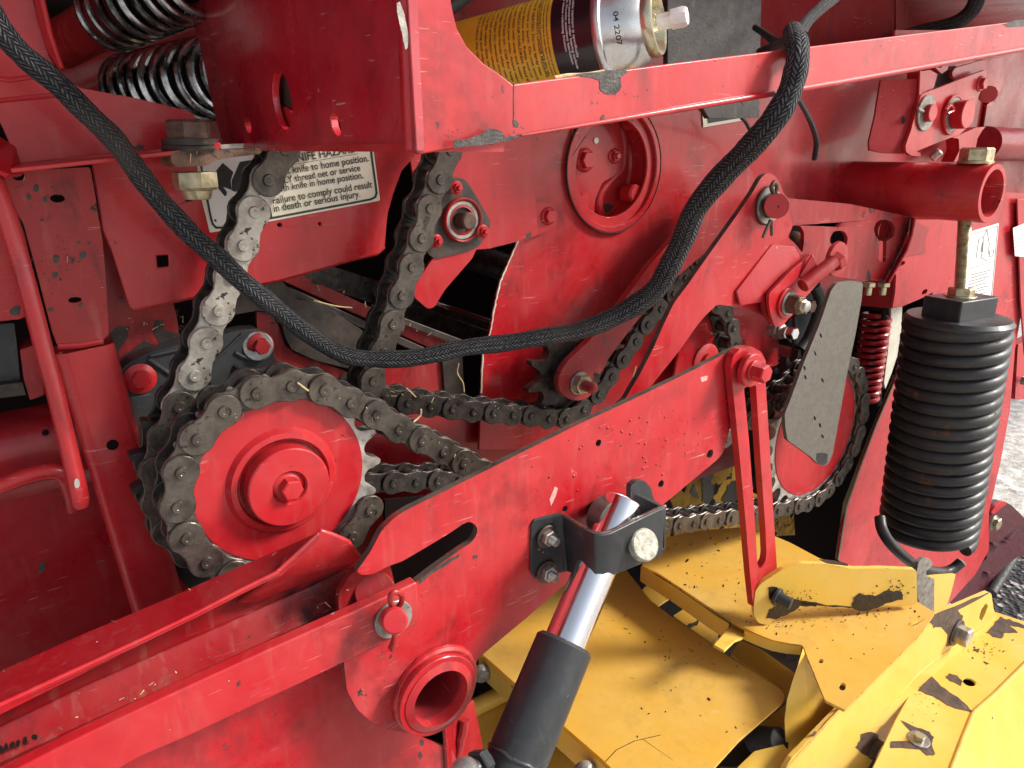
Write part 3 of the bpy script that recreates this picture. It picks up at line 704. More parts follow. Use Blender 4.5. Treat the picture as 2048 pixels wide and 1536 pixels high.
a_top = ang(649, 780, YF, SC)       # a pin seen on top of the sprocket
phs = R(a_top)
t = thing('front_drive_sprocket', 'large red front sprocket with bare worn teeth and a stepped hub', 'sprocket')
part('toothed_disc', lambda mb: slab(mb, [sprocket_outline(SC+Vector((0, .0105, 0)), RP, 19, .0079, .0052, phs)], Vector((0, .0115, 0))), 'teeth', t, .0006)
part('web', lambda mb: lathe(mb, SC+Vector((0, .0103, 0)), NY, [(.0640, -.002), (.0640, .0003), (.0635, .0008), (.0415, .001), (.0400, .0028), (.0385, .0052), (.0345, .0058), (.0335, .0045), (.0330, .001), (.0315, .001), (.0310, .004)], 72), 'redpaint', t, 0, None, 30)
part('hub', lambda mb: lathe(mb, SC+Vector((0, .0103, 0)), NY, [(.0300, .001), (.0300, .0150), (.0290, .0160), (.0132, .0162), (.0122, .0150), (.0118, .0120), (0, .012)], 60), 'redpaint', t, 0, None, 30)
bolt(t, 0, 0, 0, 0, .0085, c=SC+Vector((0, -.0015, 0)), mats=('redpaint',)) if False else None
def cbolt(parent, c, r, h, mat, rot=.3, fl=0, ax=NY):
    mb = MB(); z = 0
    if fl: lathe(mb, c, ax, [(0, 0), (fl, 0), (fl, fl*.12), (r*1.02, fl*.26), (0, fl*.26)], 28); z = fl*.12
    hexp(mb, c+ax*z, ax, r, h, 0, rot); return build('bolt', mb, mat, parent, 0, None, 25)
cbolt(t, SC+Vector((0, -.0012, 0)), .0082, .0100, 'redpaint', .1, .0112)
a_s = ang(431, 1133, YF, SC); 
arc_end = 62
n_arc = int((a_top-(-150)) // (360/19))
start_deg = a_top
pins = []
step = 360/19
k0 = -4                              # first pin on the far (right) side where the chain leaves
a_leave = a_top-step*1
seq = [a_top+step*i for i in range(0, 15)]      # counter-clockwise over the left side to the bottom
arc = [Vector((SC.x+RP*math.cos(R(a)), YF, SC.z+RP*math.sin(R(a)))) for a in seq]
strand = spline([W(x, y, YF) for x, y in [(649, 780), (706, 808), (756, 831), (805, 862), (850, 883), (895, 907), (937, 930), (990, 958), (1040, 984)]], 8)
st = resample(strand, PT)
pins = arc[::-1]+st[1:]
chain(pins, YF, 'drive_chain', 'nearest grey chain wrapped round the big front sprocket', 'chain', GC, True)
# rear sprocket and chain A
YA = .556
ca = W(420, 940, YA); RA = rad(420, 940, YA, 1)*0+.0820
t = thing('rear_drive_sprocket', 'dark toothed sprocket hidden behind the big front one', 'sprocket')
part('toothed_disc', lambda mb: slab(mb, [sprocket_outline(Vector((ca.x+.020, YA+.0105, ca.z)), .066, 17, .0079, .008, .1)], Vector((0, .0115, 0))), 'darksteel', t, .0006)
pa = resample(spline([W(x, y, YA) for x, y in [(604, 240), (584, 270), (558, 324), (527, 381), (501, 448), (480, 513), (455, 580), (429, 643), (405, 711), (381, 773), (352, 832), (327, 890), (314, 950), (318, 1012), (340, 1068), (380, 1110)]], 8), .0254)
chain(pa, YA, 'drive_chain', 'chain with pale worn links crossing the hazard label at left', 'chain', GC, False, lambda i: 2 <= i <= 8)
pb = resample(spline([W(x, y, .554) for x, y in [(925, 245), (901, 304), (882, 359), (861, 418), (845, 477), (825, 533), (805, 590), (787, 648), (768, 702), (747, 762), (738, 800), (720, 860)]], 8), .0254)
cb = chain(pb, .554, 'drive_chain', 'stamped brown chain hanging in front of the triangular bearing plate', 'chain', GC, False)
text(cb, '80H', *q(2, (612, 1290), (590, 1355)), .5539, 'ink', .9, size=.0055, bold=.01) if False else None
A_, B_ = q(2, (618, 1272), (596, 1345))
tx = text(cb, '80H', A_, B_, .5539, 'darksteel', 1, name='stamp', size=.0062)
pc_ = resample(spline([W(x, y, .588) for x, y in [(722, 785), (762, 798), (809, 805), (855, 812), (900, 817), (942, 823), (981, 826), (1022, 830), (1060, 833), (1098, 838), (1128, 840), (1160, 826), (1188, 802), (1214, 767), (1238, 734), (1262, 698), (1287, 662), (1311, 632), (1340, 597), (1375, 550), (1410, 500), (1440, 450)]], 8), .0254)
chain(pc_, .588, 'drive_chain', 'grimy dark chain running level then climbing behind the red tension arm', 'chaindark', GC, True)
pe = resample(spline([W(x, y, .600) for x, y in [(690, 990), (740, 972), (800, 966), (860, 964), (920, 960), (980, 955)]], 8), .0254)
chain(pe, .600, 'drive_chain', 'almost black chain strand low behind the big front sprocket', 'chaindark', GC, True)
# right sprocket
YR = .525; RC = W(1646, 869, .6)*(YR/.6); RRp = .1202*YR/.6
RC = Vector((RC.x, YR, RC.z)); NR = 26; PR = 2*RRp*math.sin(math.pi/NR)
t = thing('pickup_sprocket', 'red disc sprocket with bare teeth behind the long flat grey arm', 'sprocket')
part('toothed_disc', lambda mb: slab(mb, [sprocket_outline(RC+Vector((0, .0105, 0)), RRp, NR, .0079, .008, R(2))], Vector((0, .010, 0))), 'teeth', t, .0006)
part('web', lambda mb: lathe(mb, RC+Vector((0, .0103, 0)), NY, [(RRp-.0125, -.002), (RRp-.0125, .0003), (RRp-.013, .0008), (.03, .0012), (0, .0012)], 72), 'redpaint', t)
part('rear_disc', lambda mb: slab(mb, [sprocket_outline(RC+Vector((0, .045, 0)), RRp, NR, .0079, .008, R(5))], Vector((0, .010, 0))), 'darksteel', t)
a0 = 2
arcp = [Vector((RC.x+RRp*math.cos(R(a0+i*360/NR)), YR, RC.z+RRp*math.sin(R(a0+i*360/NR)))) for i in range(-7, 9)]
# bottom strand leaves to the left
low = resample([arcp[0]]+spline([W(x, y, YR) for x, y in [(1600, 1018), (1545, 1024), (1500, 1033), (1450, 1039), (1400, 1046), (1350, 1052), (1300, 1058)]], 6)[6:], PR)
up = resample([arcp[-1]]+spline([W(x, y, YR) for x, y in [(1640, 745), (1600, 775), (1560, 806), (1520, 835), (1480, 862), (1440, 888)]], 6)[4:], PR)
chain(low[:0:-1]+arcp+up[1:], YR, 'drive_chain', 'chain looped round the red disc sprocket beside the big spring', 'chain', GC, True, lambda i: False)
pu = resample(spline([W(x, y, .60) for x, y in [(1700, 730), (1640, 728), (1590, 742), (1540, 762), (1490, 790), (1440, 820)]], 6), .0254)
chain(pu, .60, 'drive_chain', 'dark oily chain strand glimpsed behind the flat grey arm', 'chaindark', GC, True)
pg = resample(spline([W(x, y, .585) for x, y in [(1415, 590), (1438, 612), (1456, 626), (1468, 655), (1472, 685), (1482, 720), (1480, 760)]], 6), .0254)
chain(pg, .585, 'drive_chain', 'short piece of grey chain showing below the folded tension arm', 'chain', GC, False)
# idler sprocket
ic = W(1135, 750, .60)
t = thing('idler_sprocket', 'dark toothed idler wheel behind the hose at the bottom of the side sheet', 'sprocket')
part('toothed_disc', lambda mb: slab(mb, [sprocket_outline(Vector((ic.x, .600, ic.z)), .045, 11, .0079, .0095, .15)], Vector((0, .010, 0))), 'chaindark', t, .0006)
part('hub', lambda mb: cyl(mb, Vector((ic.x, .601, ic.z)), Vector((ic.x, .596, ic.z)), .022), 'darksteel', t)

# ================================================================ HOSES
t = thing('braided_hose', 'thick black braided hose sagging across the front from upper left to the beam', 'hose')
hp = [(-420, -330, 46, .55), (-230, -190, 46, .54), (-70, -60, 46, .53), (-20, -5, 46, .53), (0, 58, 46, .53), (38, 101, 46, .53), (92, 149, 46, .53), (143, 195, 45, .53), (191, 241, 45, .53), (236, 290, 44, .53), (280, 348, 43, .53), (328, 412, 42, .53), (376, 463, 42, .53), (427, 508, 42, .53), (478, 558, 41, .53), (547, 611, 38, .53), (608, 663, 36, .53), (670, 701, 35, .53),
      (725, 717, 34, .53), (787, 719, 35, .525), (855, 710, 35, .52), (923, 698, 35, .515), (992, 687, 35, .51), (1060, 679, 35, .50), (1128, 668, 36, .49), (1197, 647, 38, .475), (1258, 619, 41, .46), (1310, 579, 43, .445), (1344, 524, 44, .43), (1365, 480, 45, .42), (1392, 417, 47, .405), (1450, 347, 49, .38), (1495, 299, 50, .360), (1539, 252, 52, .338), (1567, 208, 50, .329), (1587, 160, 47, .326), (1596, 112, 46, .326), (1592, 80, 44, .336), (1586, 66, 38, .350)]
hp = [p for p in hp if p[:2] != (-20, -5)]
hs = spline([Vector((*W(x, y, Y), w*dep(x, y, Y)/F/2)) for x, y, w, Y in hp], 7)
HR = random.Random(5)
for i_, v in enumerate(hs): v.w *= 1+.035*math.sin(i_*.61)+HR.uniform(-.025, .025); v.z += .0006*math.sin(i_*.37)
part('sleeve', lambda mb: tube(mb, [v.to_3d() for v in hs], [v.w for v in hs], 30, 0, True, True), 'braid', t)
def br(pts, parent, name='branch', mat='braid'):
    hs = spline([Vector((*W(x, y, Y), w*dep(x, y, Y)/F/2)) for x, y, w, Y in pts], 7)
    return part(name, lambda mb: tube(mb, [v.to_3d() for v in hs], [v.w for v in hs], 20, 0, True, True), mat, parent)
br([(1592, 100, 30, .340), (1600, 68, 26, .350), (1617, 40, 23, .385), (1645, 14, 23, .40), (1690, -25, 24, .42), (1800, -140, 26, .46), (1900, -300, 28, .50)], t)
br([(1598, 110, 34, .333), (1588, 80, 30, .345), (1560, 88, 20, .42), (1530, 68, 14, .46), (1510, 55, 12, .48)], t, 'branch', 'rubber')
br([(1600, 82, 40, .338), (1575, 82, 26, .37), (1550, 92, 18, .42), (1520, 104, 16, .45)], t, 'tape_wrap', 'rubber')
br([(1590, 190, 10, .40), (1601, 205, 10, .45), (1613, 226, 10.5, .5), (1626, 255, 11, .54), (1633, 284, 11, .56), (1629, 318, 11, .57)], t, 'thin_branch')
t = thing('corner_hose', 'black braided hose curving down behind the beam in the top right corner', 'hose')
br([(1950, -320, 34, .60), (1960, -60, 32, .62), (1956, -10, 31, .62), (1940, 25, 30, .63), (1905, 48, 28, .65), (1850, 60, 24, .68), (1800, 72, 20, .70)], t, 'sleeve')
t = thing('hidden_hose', 'black hose end just showing above the spray can beside the hood', 'hose')
br([(880, 30, 30, .60), (905, 8, 34, .60), (930, -12, 34, .60), (960, -40, 34, .60)], t, 'sleeve', 'rubber')
# ================================================================ LEFT SIDE
t = thing('top_bracket', 'pinkish red gusset bracket with a rolled edge crossing behind the hose at upper left', 'bracket')
part('gusset', lambda mb: plate(mb, rnd([(-500, -400), (36, -400), (62, -60), (66, 0), (98, 112), (120, 150), (160, 176), (280, 198), (376, 222), (390, 232), (392, 248), (425, 262), (434, 284), (240, 305), (38, 328), (-20, 200), (-200, 60), (-500, -40)], 5), .600, .004), 'redpaint', t, .001)
part('rolled_edge', lambda mb: s3(mb, [(30, -400, .598), (52, -400, .585), (76, -60, .585), (82, 0, .585), (98, 70, .585), (121, 137, .587), (118, 142, .598), (92, 98, .599), (72, 30, .598), (55, -60, .598)], .003), 'redpaint', t, .0012)
part('crease', lambda mb: tube(mb, [W(x, y, .6) for x, y in ((-40, 150), (0, 157), (20, 160), (75, 152), (118, 143))], .0015, 8), 'redpaint', t)
part('crease', lambda mb: tube(mb, [W(x, y, .6) for x, y in ((-40, 205), (10, 200), (40, 197), (115, 190), (150, 182))], .0015, 8), 'redpaint', t)
part('flange', lambda mb: s3(mb, [(38, 326, .598), (434, 282, .598), (440, 284, .545), (438, 292, .545), (20, 336, .545)], .003), 'redpaint', t, .0008)
part('left_edge', lambda mb: s3(mb, [(-500, -40, .60), (-500, 150, .57), (20, 350, .57), (48, 346, .595), (30, 290, .60)], .004), 'redpaint', t, .0015)
# vertical clamp bolt through the flange
t = thing('clamp_bolt', 'greasy vertical bolt with yellow zinc nut through the bracket tab', 'bolt')
UPW = Vector((0, 0, 1)); cb_ = W(382, 292, .560)
part('head', lambda mb: hexp(mb, cb_+UPW*.0045, UPW, .0150, .0125, 0, .35), 'rustbolt', t, .0005)
part('washer', lambda mb: lathe(mb, cb_+UPW*.0004, UPW, [(0, 0), (.0180, 0), (.0185, .001), (.0180, .0042), (0, .0042)], 30), 'grime', t)
part('tab', lambda mb: (plate(mb, rnd([(342, 306), (352, 303), (430, 300), (520, 296), (526, 300), (520, 308), (440, 318), (410, 332), (350, 334), (342, 322)], 3), .545, .035), mb)[-1], 'rust', t, .002)
part('nut', lambda mb: (hexp(mb, cb_-UPW*.017, -UPW, .0150, .0120, 0, .2), lathe(mb, cb_-UPW*.029, -UPW, [(0, 0), (.0105, 0), (.0095, .004), (.0085, .0065), (0, .0065)], 24), mb)[-1], 'goldzinc', t, .0005)
part('grease', lambda mb: lathe(mb, cb_-UPW*.0035, UPW, [(0, 0), (.0185, 0), (.0195, .0018), (.0185, .0035), (0, .0035)], 26), 'grime', t)
# post
t = thing('frame_post', 'upright red tubular post with a speckled gusset welded to its top', 'frame post')
part('gusset', lambda mb: plate(mb, rnd([(2, 330), (30, 342), (180, 334), (188, 376), (205, 480), (212, 560), (218, 668), (205, 682), (116, 694), (104, 662), (78, 560), (48, 450), (20, 400)], 6), .606, .004, [hole(37, 352, .606, 11, 16, 9), hole(115, 397, .606, 13, 18, 8), hole(150, 600, .606, 12, 18, 6)]), 'redworn', t, .0015)
def f(mb):
    for x, y, r in q(1, (170, 1150, 18), (265, 1165, 16), (460, 1420, 14), (490, 1492, 22), (430, 1520, 10), (330, 1515, 22)) if False else []: pass
    for (x, y), r in (((57, 393), 6), ((90, 399), 6), ((72, 376), 8), ((157, 485), 4), ((166, 510), 8), ((147, 519), 5), ((112, 518), 8), ((161, 609), 5), ((102, 619), 6), ((110, 550), 7), ((85, 440), 4), ((178, 486), 3), ((40, 352), 15)):
        if r == 15: continue
        chip(mb, el(x, y, r*1.1, r*.8, random.random()*3, 9), .6057, int(x), 1.0, .0002, 0, 1)
part('worn_patch_stain', lambda mb: (f(mb), spatter(mb, 120, 530, 70, 70, 70, .6057, 3, 2.6), spatter(mb, 90, 400, 50, 30, 20, .6057, 4, 2.2)), 'barechip', t)
part('collar_edge', lambda mb: s3(mb, [(340/2.926, 333+355, .605)], .001) if False else tube(mb, [W(x, y, .607) for x, y in ((116, 692), (160, 690), (206, 682))], .0025, 8), 'redpaint', t)
def f(mb):   # rounded square tube
    top, bot = (166, 694), (318, 1215)
    A, B = W(166, 690, .622), W(322, 1230, .622); hw = rad(200, 800, .622, 52); d = (B-A).normalized(); s_ = Vector((0, -1, 0)).cross(d).normalized()
    n = 0; ringp = []
    for sx, sy in ((1, -1), (1, 1), (-1, 1), (-1, -1)):
        for k in range(5):
            a = math.atan2(sy, sx)-math.pi/4+k*math.pi/8
            ringp.append((sx*(hw-.008)+math.cos(a)*.008, sy*(.016-.008)+math.sin(a)*.008))
    vs = []; m_ = len(ringp)
    for P in (A, B):
        for x, y in ringp: vs.append(P+s_*x+Vector((0, 1, 0))*y)
    fs = [[i, (i+1) % m_, m_+(i+1) % m_, m_+i] for i in range(m_)]; mb.add(vs, fs)
part('tube', f, 'redpaint', t, 0, None, 60)
part('drain_hole', lambda mb: lathe(mb, W(225, 890, .6055), NY, [(rad(225, 890, .606, 11), 0), (rad(225, 890, .606, 10), .0004), (0, .0004)], 20), 'cavity', t)
def f(mb):
    P = [W(x+random.uniform(-1.5, 1.5), y, .622) for x, y in [(205+k*7.0, 1005+k*22) for k in range(11)]]
    tube(mb, P, [random.uniform(.0018, .003) for _ in P], 8)
    P = [W(120+random.uniform(-2, 2)+k*5.8, 705+k*20, .612) for k in range(16)]
    tube(mb, P, [random.uniform(.0016, .003) for _ in P], 8)
part('weld', f, 'redpaint', t)
# red bare rod
t = thing('lift_rod', 'long bent red rod hanging in front of the post with a flattened tip', 'rod')
rp = spline([Vector((*W(x, y, Y), w*.70)) for x, y, w, Y in [(-160, 100, .0085, .60), (-80, 210, .0085, .592), (-30, 325, .0085, .585), (2, 400, .0085, .58), (34, 500, .0082, .575), (62, 600, .0080, .57), (88, 700, .0080, .565), (112, 790, .0080, .56), (131, 870, .0080, .556), (146, 935, .0082, .552), (154, 970, .0086, .55), (160, 1000, .0084, .55), (163, 1014, .0060, .55)]], 6)
part('rod', lambda mb: tube(mb, [v.to_3d() for v in rp], [v.w for v in rp], 20), 'redpaint', t)
part('bright_nick', lambda mb: chip(mb, el(154, 967, 6, 10, -.1, 10), .5410, 3, .6, .0006, 0, 1), 'teeth', t)
# panels behind
t = thing('left_side_panel', 'dark red lower left side wall with a horizontal rolled channel', 'body panel')
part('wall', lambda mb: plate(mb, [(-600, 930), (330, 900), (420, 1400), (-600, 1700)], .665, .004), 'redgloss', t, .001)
def f(mb):
    prof = [(822, .69), (846, .668), (870, .655), (900, .650), (960, .650), (985, .655), (1000, .664)]
    xs = [(-500, 60), (-80, 18), (60, -8), (140, -28), (190, -38), (340, -60)]
    vs = []; k = len(prof)
    for x, dy in xs:
        for y, Y in prof: vs.append(W(x, y+dy, Y))
    fs = [[i*k+j, i*k+j+1, (i+1)*k+j+1, (i+1)*k+j] for i in range(len(xs)-1) for j in range(k-1)]
    mb.add(vs, fs)
part('channel', f, 'redgloss', t, 0, None, 60)
part('rivet_hole', lambda mb: lathe(mb, W(91, 865, .6495), NY, [(.0025, 0), (.0022, .0006), (0, .0006)], 14), 'cavity', t)
part('upper_plate', lambda mb: plate(mb, rnd([(-500, 100), (-60, 300), (20, 380), (50, 470), (84, 618), (40, 638), (-60, 655), (-500, 700)], 3), .640, .004), 'redpaint', t, .001)
part('wall_chip', lambda mb: chip(mb, q(7, (222, 400), (240, 340), (268, 335), (265, 370), (240, 400)), .6645, 3, 1), 'barechip', t)
t = thing('curved_rail', 'thin curved red rail bent down behind the lift rod', 'rail')
part('rail', lambda mb: tube(mb, spline([W(x, y, .625) for x, y in ((-400, 1060), (-60, 985), (0, 972), (40, 957), (80, 946), (112, 944), (130, 956), (142, 985), (150, 1020))], 6), .0062, 14), 'redworn', t)
t = thing('black_block', 'dusty black square block behind the lift rod at the left edge', 'block')
part('block', lambda mb: (plate(mb, rnd([(-300, 670), (28, 646), (34, 690), (40, 760), (-300, 800)], 3), .66, .05)), 'blackpaint', t, .002)
part('shelf', lambda mb: plate(mb, rnd([(-300, 801), (45, 765), (52, 790), (-300, 830)], 3), .65, .06), 'brownsteel', t, .002)
part('bracket', lambda mb: plate(mb, rnd([(40, 700), (70, 690), (90, 790), (60, 800), (48, 760)], 3), .655, .03), 'redworn', t, .001)
# springs at upper left
def spring_set(nm, label, near, far, rpx, wire, turns, rn=None):
    t = thing(nm, label, 'coil spring')
    A, B = near, far; d = (B-A); L = d.length
    part('coil', lambda mb: coil(mb, A, d, rpx, wire, turns, L/turns, 10, 40), 'springchrome', t)
    part('core', lambda mb: cyl(mb, A, B, rpx*.55, 24), 'cavity', t)
    return t
spring_set('coil_spring', 'shiny black coil spring low behind the hood and above the bracket', W(505, 146, .70), W(262, 178, .99), .0335, .0046, 10)
t = spring_set('coil_spring', 'shiny coil spring at the very top pushed over a red tube', W(400, -48, .68), W(212, 34, .80), .0275, .0036, 9)
t = thing('damper_tube', 'dull dark red tube sloping down from the topmost coil spring', 'tube')
part('tube', lambda mb: cyl(mb, W(262, 12, .765), W(118, 92, .90), .0215, 36, 0, None, .003), 'redworn', t)
part('end_ring', lambda mb: tube(mb, circ_pts(W(108, 112, .95), .013, 0, 360, 15), .002, 8), 'springchrome', t)
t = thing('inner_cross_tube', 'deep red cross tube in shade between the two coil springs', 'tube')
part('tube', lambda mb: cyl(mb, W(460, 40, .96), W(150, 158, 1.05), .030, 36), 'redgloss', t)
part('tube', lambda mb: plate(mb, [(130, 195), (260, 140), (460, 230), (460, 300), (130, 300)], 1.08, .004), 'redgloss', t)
# worn frame plate and black bearing housing
t = thing('worn_frame_plate', 'scuffed red frame plate with large bare brown patches behind the left chain', 'frame plate')
part('plate', lambda mb: plate(mb, rnd([(200, 440), (228, 520), (260, 605), (345, 598), (355, 640), (362, 700), (345, 800), (330, 905), (215, 905)], 3), .650, .004), 'redworn', t, .001)
def f(mb):
    chip(mb, q(4, (640, 490), (690, 445), (755, 450), (750, 510), (710, 570), (690, 640), (650, 630), (640, 560)), .6496, 1, 2)
    chip(mb, q(4, (900, 410), (950, 410), (960, 460), (1060, 500), (1060, 560), (940, 550), (895, 480)), .6496, 2, 2)
    chip(mb, q(4, (700, 640), (760, 590), (850, 530), (920, 560), (900, 600), (760, 640)), .6496, 4, 2)
part('bare_patch_stain', f, 'brownsteel', t)
part('lower_frame', lambda mb: plate(mb, rnd(q('D', (120, 450), (215, 455), (290, 560), (330, 700), (420, 760), (780, 890), (790, 950), (400, 900), (140, 900)), 3), .652, .004), 'redworn', t, .001)
part('frame_strip', lambda mb: plate(mb, [(750, 720), (884, 725), (900, 790), (900, 980), (740, 980)], .660, .004), 'redworn', t, .001)
part('frame_strip', lambda mb: plate(mb, [(884, 720), (925, 700), (930, 800), (905, 820), (890, 800)], .656, .004), 'brownsteel', t, .001)
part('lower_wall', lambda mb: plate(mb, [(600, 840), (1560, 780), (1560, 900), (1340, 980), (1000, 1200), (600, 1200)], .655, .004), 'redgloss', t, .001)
part('arched_plate', lambda mb: plate(mb, rnd(q('D', (-80, 330), (90, 250), (300, 215), (420, 370), (500, 365), (580, 390), (760, 500), (900, 590), (960, 690), (880, 860), (800, 870), (560, 810), (380, 730), (330, 640), (300, 500), (150, 440), (-80, 480)), 8), .645, .005), 'brownsteel', t, .0015)
t = thing('black_bearing_housing', 'black cast housing with raised ribs and two painted bolts behind the front sprocket', 'bearing housing')
part('housing', lambda mb: plate(mb, rnd([(236, 745), (262, 722), (300, 705), (380, 685), (485, 660), (520, 658), (545, 690), (552, 725), (600, 760), (640, 1180), (380, 1180), (330, 1120), (290, 930), (250, 790)], 10), .625, .02), 'blackpaint', t, .003)
def f(mb):
    for a, b in (((296, 718), (340, 748)), ((340, 748), (420, 730)), ((420, 730), (485, 668)), ((300, 712), (400, 690)), ((330, 790), (310, 870)), ((470, 705), (500, 720))):
        tube(mb, [W(*a, .6245), W(*b, .6245)], .0018, 8)
part('rib', f, 'blackpaint', t)
bolt(t, 280, 757, .624, 19, flange=31, rot=.1); bolt(t, 521, 691, .624, 17, flange=27, mats=('redworn',))
part('washer', lambda mb: cyl(mb, W(516, 692, .625), W(516, 692, .621), .0125, 30), 'zinc', t)

# ================================================================ LOWER LEFT BEAMS
t = thing('lower_channel_beam', 'long open red channel beam running up from the lower left corner to the pivot pin', 'beam')
def strip(mb, ptsA, ptsB, m=0, th=.0035):
    """sheet between two traced edges; each point (x, y, Y)"""
    n = len(ptsA); A = [W(*p) for p in ptsA]; B = [W(*p) for p in ptsB]
    for i in range(n-1):
        pass
    nn = (A[-1]-A[0]).cross(B[0]-A[0]).normalized()
    if nn.dot(A[0]) < 0: nn = -nn
    vs = A+B+[p+nn*th for p in A]+[p+nn*th for p in B]; fs = []
    for i in range(n-1):
        fs += [[i, n+i, n+i+1, i+1], [2*n+i, 2*n+i+1, 3*n+i+1, 3*n+i], [i, i+1, 2*n+i+1, 2*n+i], [n+i, 3*n+i, 3*n+i+1, n+i+1]]
    fs += [[0, 2*n, 3*n, n], [n-1, 2*n-1, 4*n-1, 3*n-1]]
    mb.add(vs, fs, m)
def zz(k, pts, Y): return [(*p, Y) for p in q(k, *pts)]
xs = [-300, 0, 500, 1000, 1210, 1500, 1700, 1880]
top = [(-1500, 1632), (0, 967), (500, 745), (1000, 535), (1210, 440), (1500, 315), (1700, 230), (1880, 150)]
lip = [(-1500, 1845), (0, 1170), (500, 942), (860, 775), (1150, 635), (1400, 505), (1620, 395), (1870, 165)]
lipb = [(-1500, 1912), (0, 1235), (500, 985), (870, 802), (1160, 660), (1420, 525), (1660, 412), (1880, 180)]
def f(mb):
    strip(mb, zz(7, top, .489), zz(7, lip, .4525))
part('top_flange', f, 'redgloss', t, .001)
def f(mb):
    A = zz(7, lip, .4515); B = zz(7, lipb, .4535); strip(mb, A, B, 0, .003)
part('lip', f, 'redpaint', t, .0012)
part('end_curl', lambda mb: s3(mb, [(*p, Y) for p, Y in zip(q(7, (1880, 150), (1960, 175), (2050, 215), (2130, 320), (2060, 350), (1500, 570), (1380, 580), (1620, 430), (1740, 320), (1840, 210)), (.452, .452, .453, .462, .472, .480, .480, .462, .456, .453))], .003), 'redpaint', t, .0012)
part('inner_web', lambda mb: strip(mb, zz(7, [(a, b-6) for a, b in lipb], .4890), zz(7, [(-1500, 1985), (0, 1310), (500, 1070), (870, 905), (1160, 780), (1420, 660), (1700, 540), (2000, 400)], .4895)), 'redworn', t)
web_t = [(-1500, 1970), (0, 1295), (500, 1055), (1000, 835), (1500, 615), (2044, 372), (2150, 330)]
web_b = [(-1500, 2228), (0, 1518), (500, 1285), (1000, 1060), (1500, 830), (1985, 610), (2150, 545)]
part('web', lambda mb: strip(mb, zz(7, web_t, .4860), zz(7, web_b, .4760)), 'redworn', t, .001)
fr_t = [(-1500, 2360), (100, 1540), (500, 1345), (1000, 1110), (1500, 880), (2044, 635), (2150, 590)]
part('shelf', lambda mb: strip(mb, zz(7, [(a, b-4) for a, b in web_b], .4750), zz(7, fr_t, .4385)), 'redworn', t, .001)
bar_o = [(-500, 1805), (38, 1536), (170, 1470), (340, 1390), (512, 1311), (698, 1228), (780, 1190), (833, 1164), (838, 1210), (834, 1248), (800, 1268), (762, 1290), (700, 1320), (600, 1368), (480, 1425), (380, 1472), (290, 1510), (200, 1560), (-500, 1890)]
part('front_bar', lambda mb: plate(mb, bar_o, .4275, .010), 'redpaint', t, .0012)
def f(mb):
    for x, y, w, h in ((0, 1500, 8, 14), (12, 1494, 7, 12), (24, 1490, 6, 12), (36, 1486, 6, 10), (50, 1481, 7, 12), (68, 1474, 9, 8)):
        chip(mb, el(x, y, w*.7, h*.7, .2, 8), .4742, x, 1.4, .0003, 0, 1)
part('grease_stain', f, 'greasechip', t)
t = thing('lower_skirt_panel', 'broad faded red skirt panel filling the bottom left corner', 'body panel')
part('panel', lambda mb: plate(mb, rnd([(-600, 2100), (-600, 1850), (200, 1450), (690, 1240), (740, 1300), (790, 1440), (850, 1480), (905, 1500), (950, 1600), (950, 2100)], 3), .4700, .004, [[Vector((W(883, 1398, .419).x+.0229*math.cos(R(a)), .47, W(883, 1398, .419).z+.0229*math.sin(R(a)))) for a in range(0, 360, 10)]]), 'redpaint', t, .001)
part('return_edge', lambda mb: s3(mb, [(890, 1440, .466), (948, 1400, .50), (966, 1490, .50), (955, 1600, .50), (900, 1600, .466)], .004), 'redgloss', t, .001)
def f(mb):
    P = [W(928+random.uniform(-3, 3)-k*1.6, 1440+k*12, .474) for k in range(12)]
    tube(mb, P, [random.uniform(.003, .0048) for _ in P], 9)
part('weld', f, 'redworn', t)
def f(mb):
    for x, y in q(8, (568, 1390), (560, 1465)): chip(mb, el(x, y, 4, 7, 0, 8), .4697, int(y), 1, .0002, 0, 1)
    for x, y in q(7, (1315, 1412), (1400, 1045)): chip(mb, el(x, y, 3, 6 if y < 1400 else 3, .3, 8), .4697 if y > 1400 else .4272, int(y), .8, .0002, 0, 1)
part('dark_stain', f, 'barechip', t)

# ================================================================ MAIN ARM
YM = .438
t = thing('main_arm_plate', 'big sloping red arm plate with a long slot and small holes across the middle', 'arm plate')
arm = ([(713, 1142), (722, 1130), (742, 1102), (763, 1061), (787, 1037), (812, 1020), (870, 992), (958, 948), (1053, 900), (1156, 849), (1250, 806), (1350, 758), (1410, 728), (1468, 698), (1484, 692), (1510, 694), (1520, 720), (1512, 750), (1480, 780), (1470, 828), (1462, 850), (1452, 882), (1447, 904), (1436, 918), (1400, 948), (1334, 1003), (1300, 1030), (1240, 1080), (1142, 1158), (1060, 1230), (1000, 1280), (955, 1318), (935, 1400), (900, 1440), (850, 1470), (787, 1462), (752, 1451), (715, 1420), (694, 1382), (688, 1328), (690, 1240), (800, 1190), (827, 1175), (831, 1165), (869, 1136), (910, 1107), (945, 1083), (954, 1068), (955, 1056), (948, 1047), (937, 1043), (925, 1049), (903, 1064), (855, 1093), (804, 1123), (780, 1131), (745, 1149), (722, 1150)])
slot = q(8, (452, 332), (600, 245), (740, 160), (800, 118), (838, 98), (870, 108), (892, 135), (890, 170), (862, 215), (760, 285), (640, 370), (530, 452), (470, 478), (420, 470), (400, 400))
TC = W(883, 1398, .419); bore = lambda Y: [Vector((TC.x+.0229*math.cos(R(a)), Y, TC.z+.0229*math.sin(R(a)))) for a in range(0, 360, 10)]
hl = [bore(YM), hole(1197, 886, YM, 7.5, 16), hole(1322, 968, YM, 8, 16), hole(1130, 1018, YM, 7, 16), hole(1420, 908, YM, 9.5, 18)]
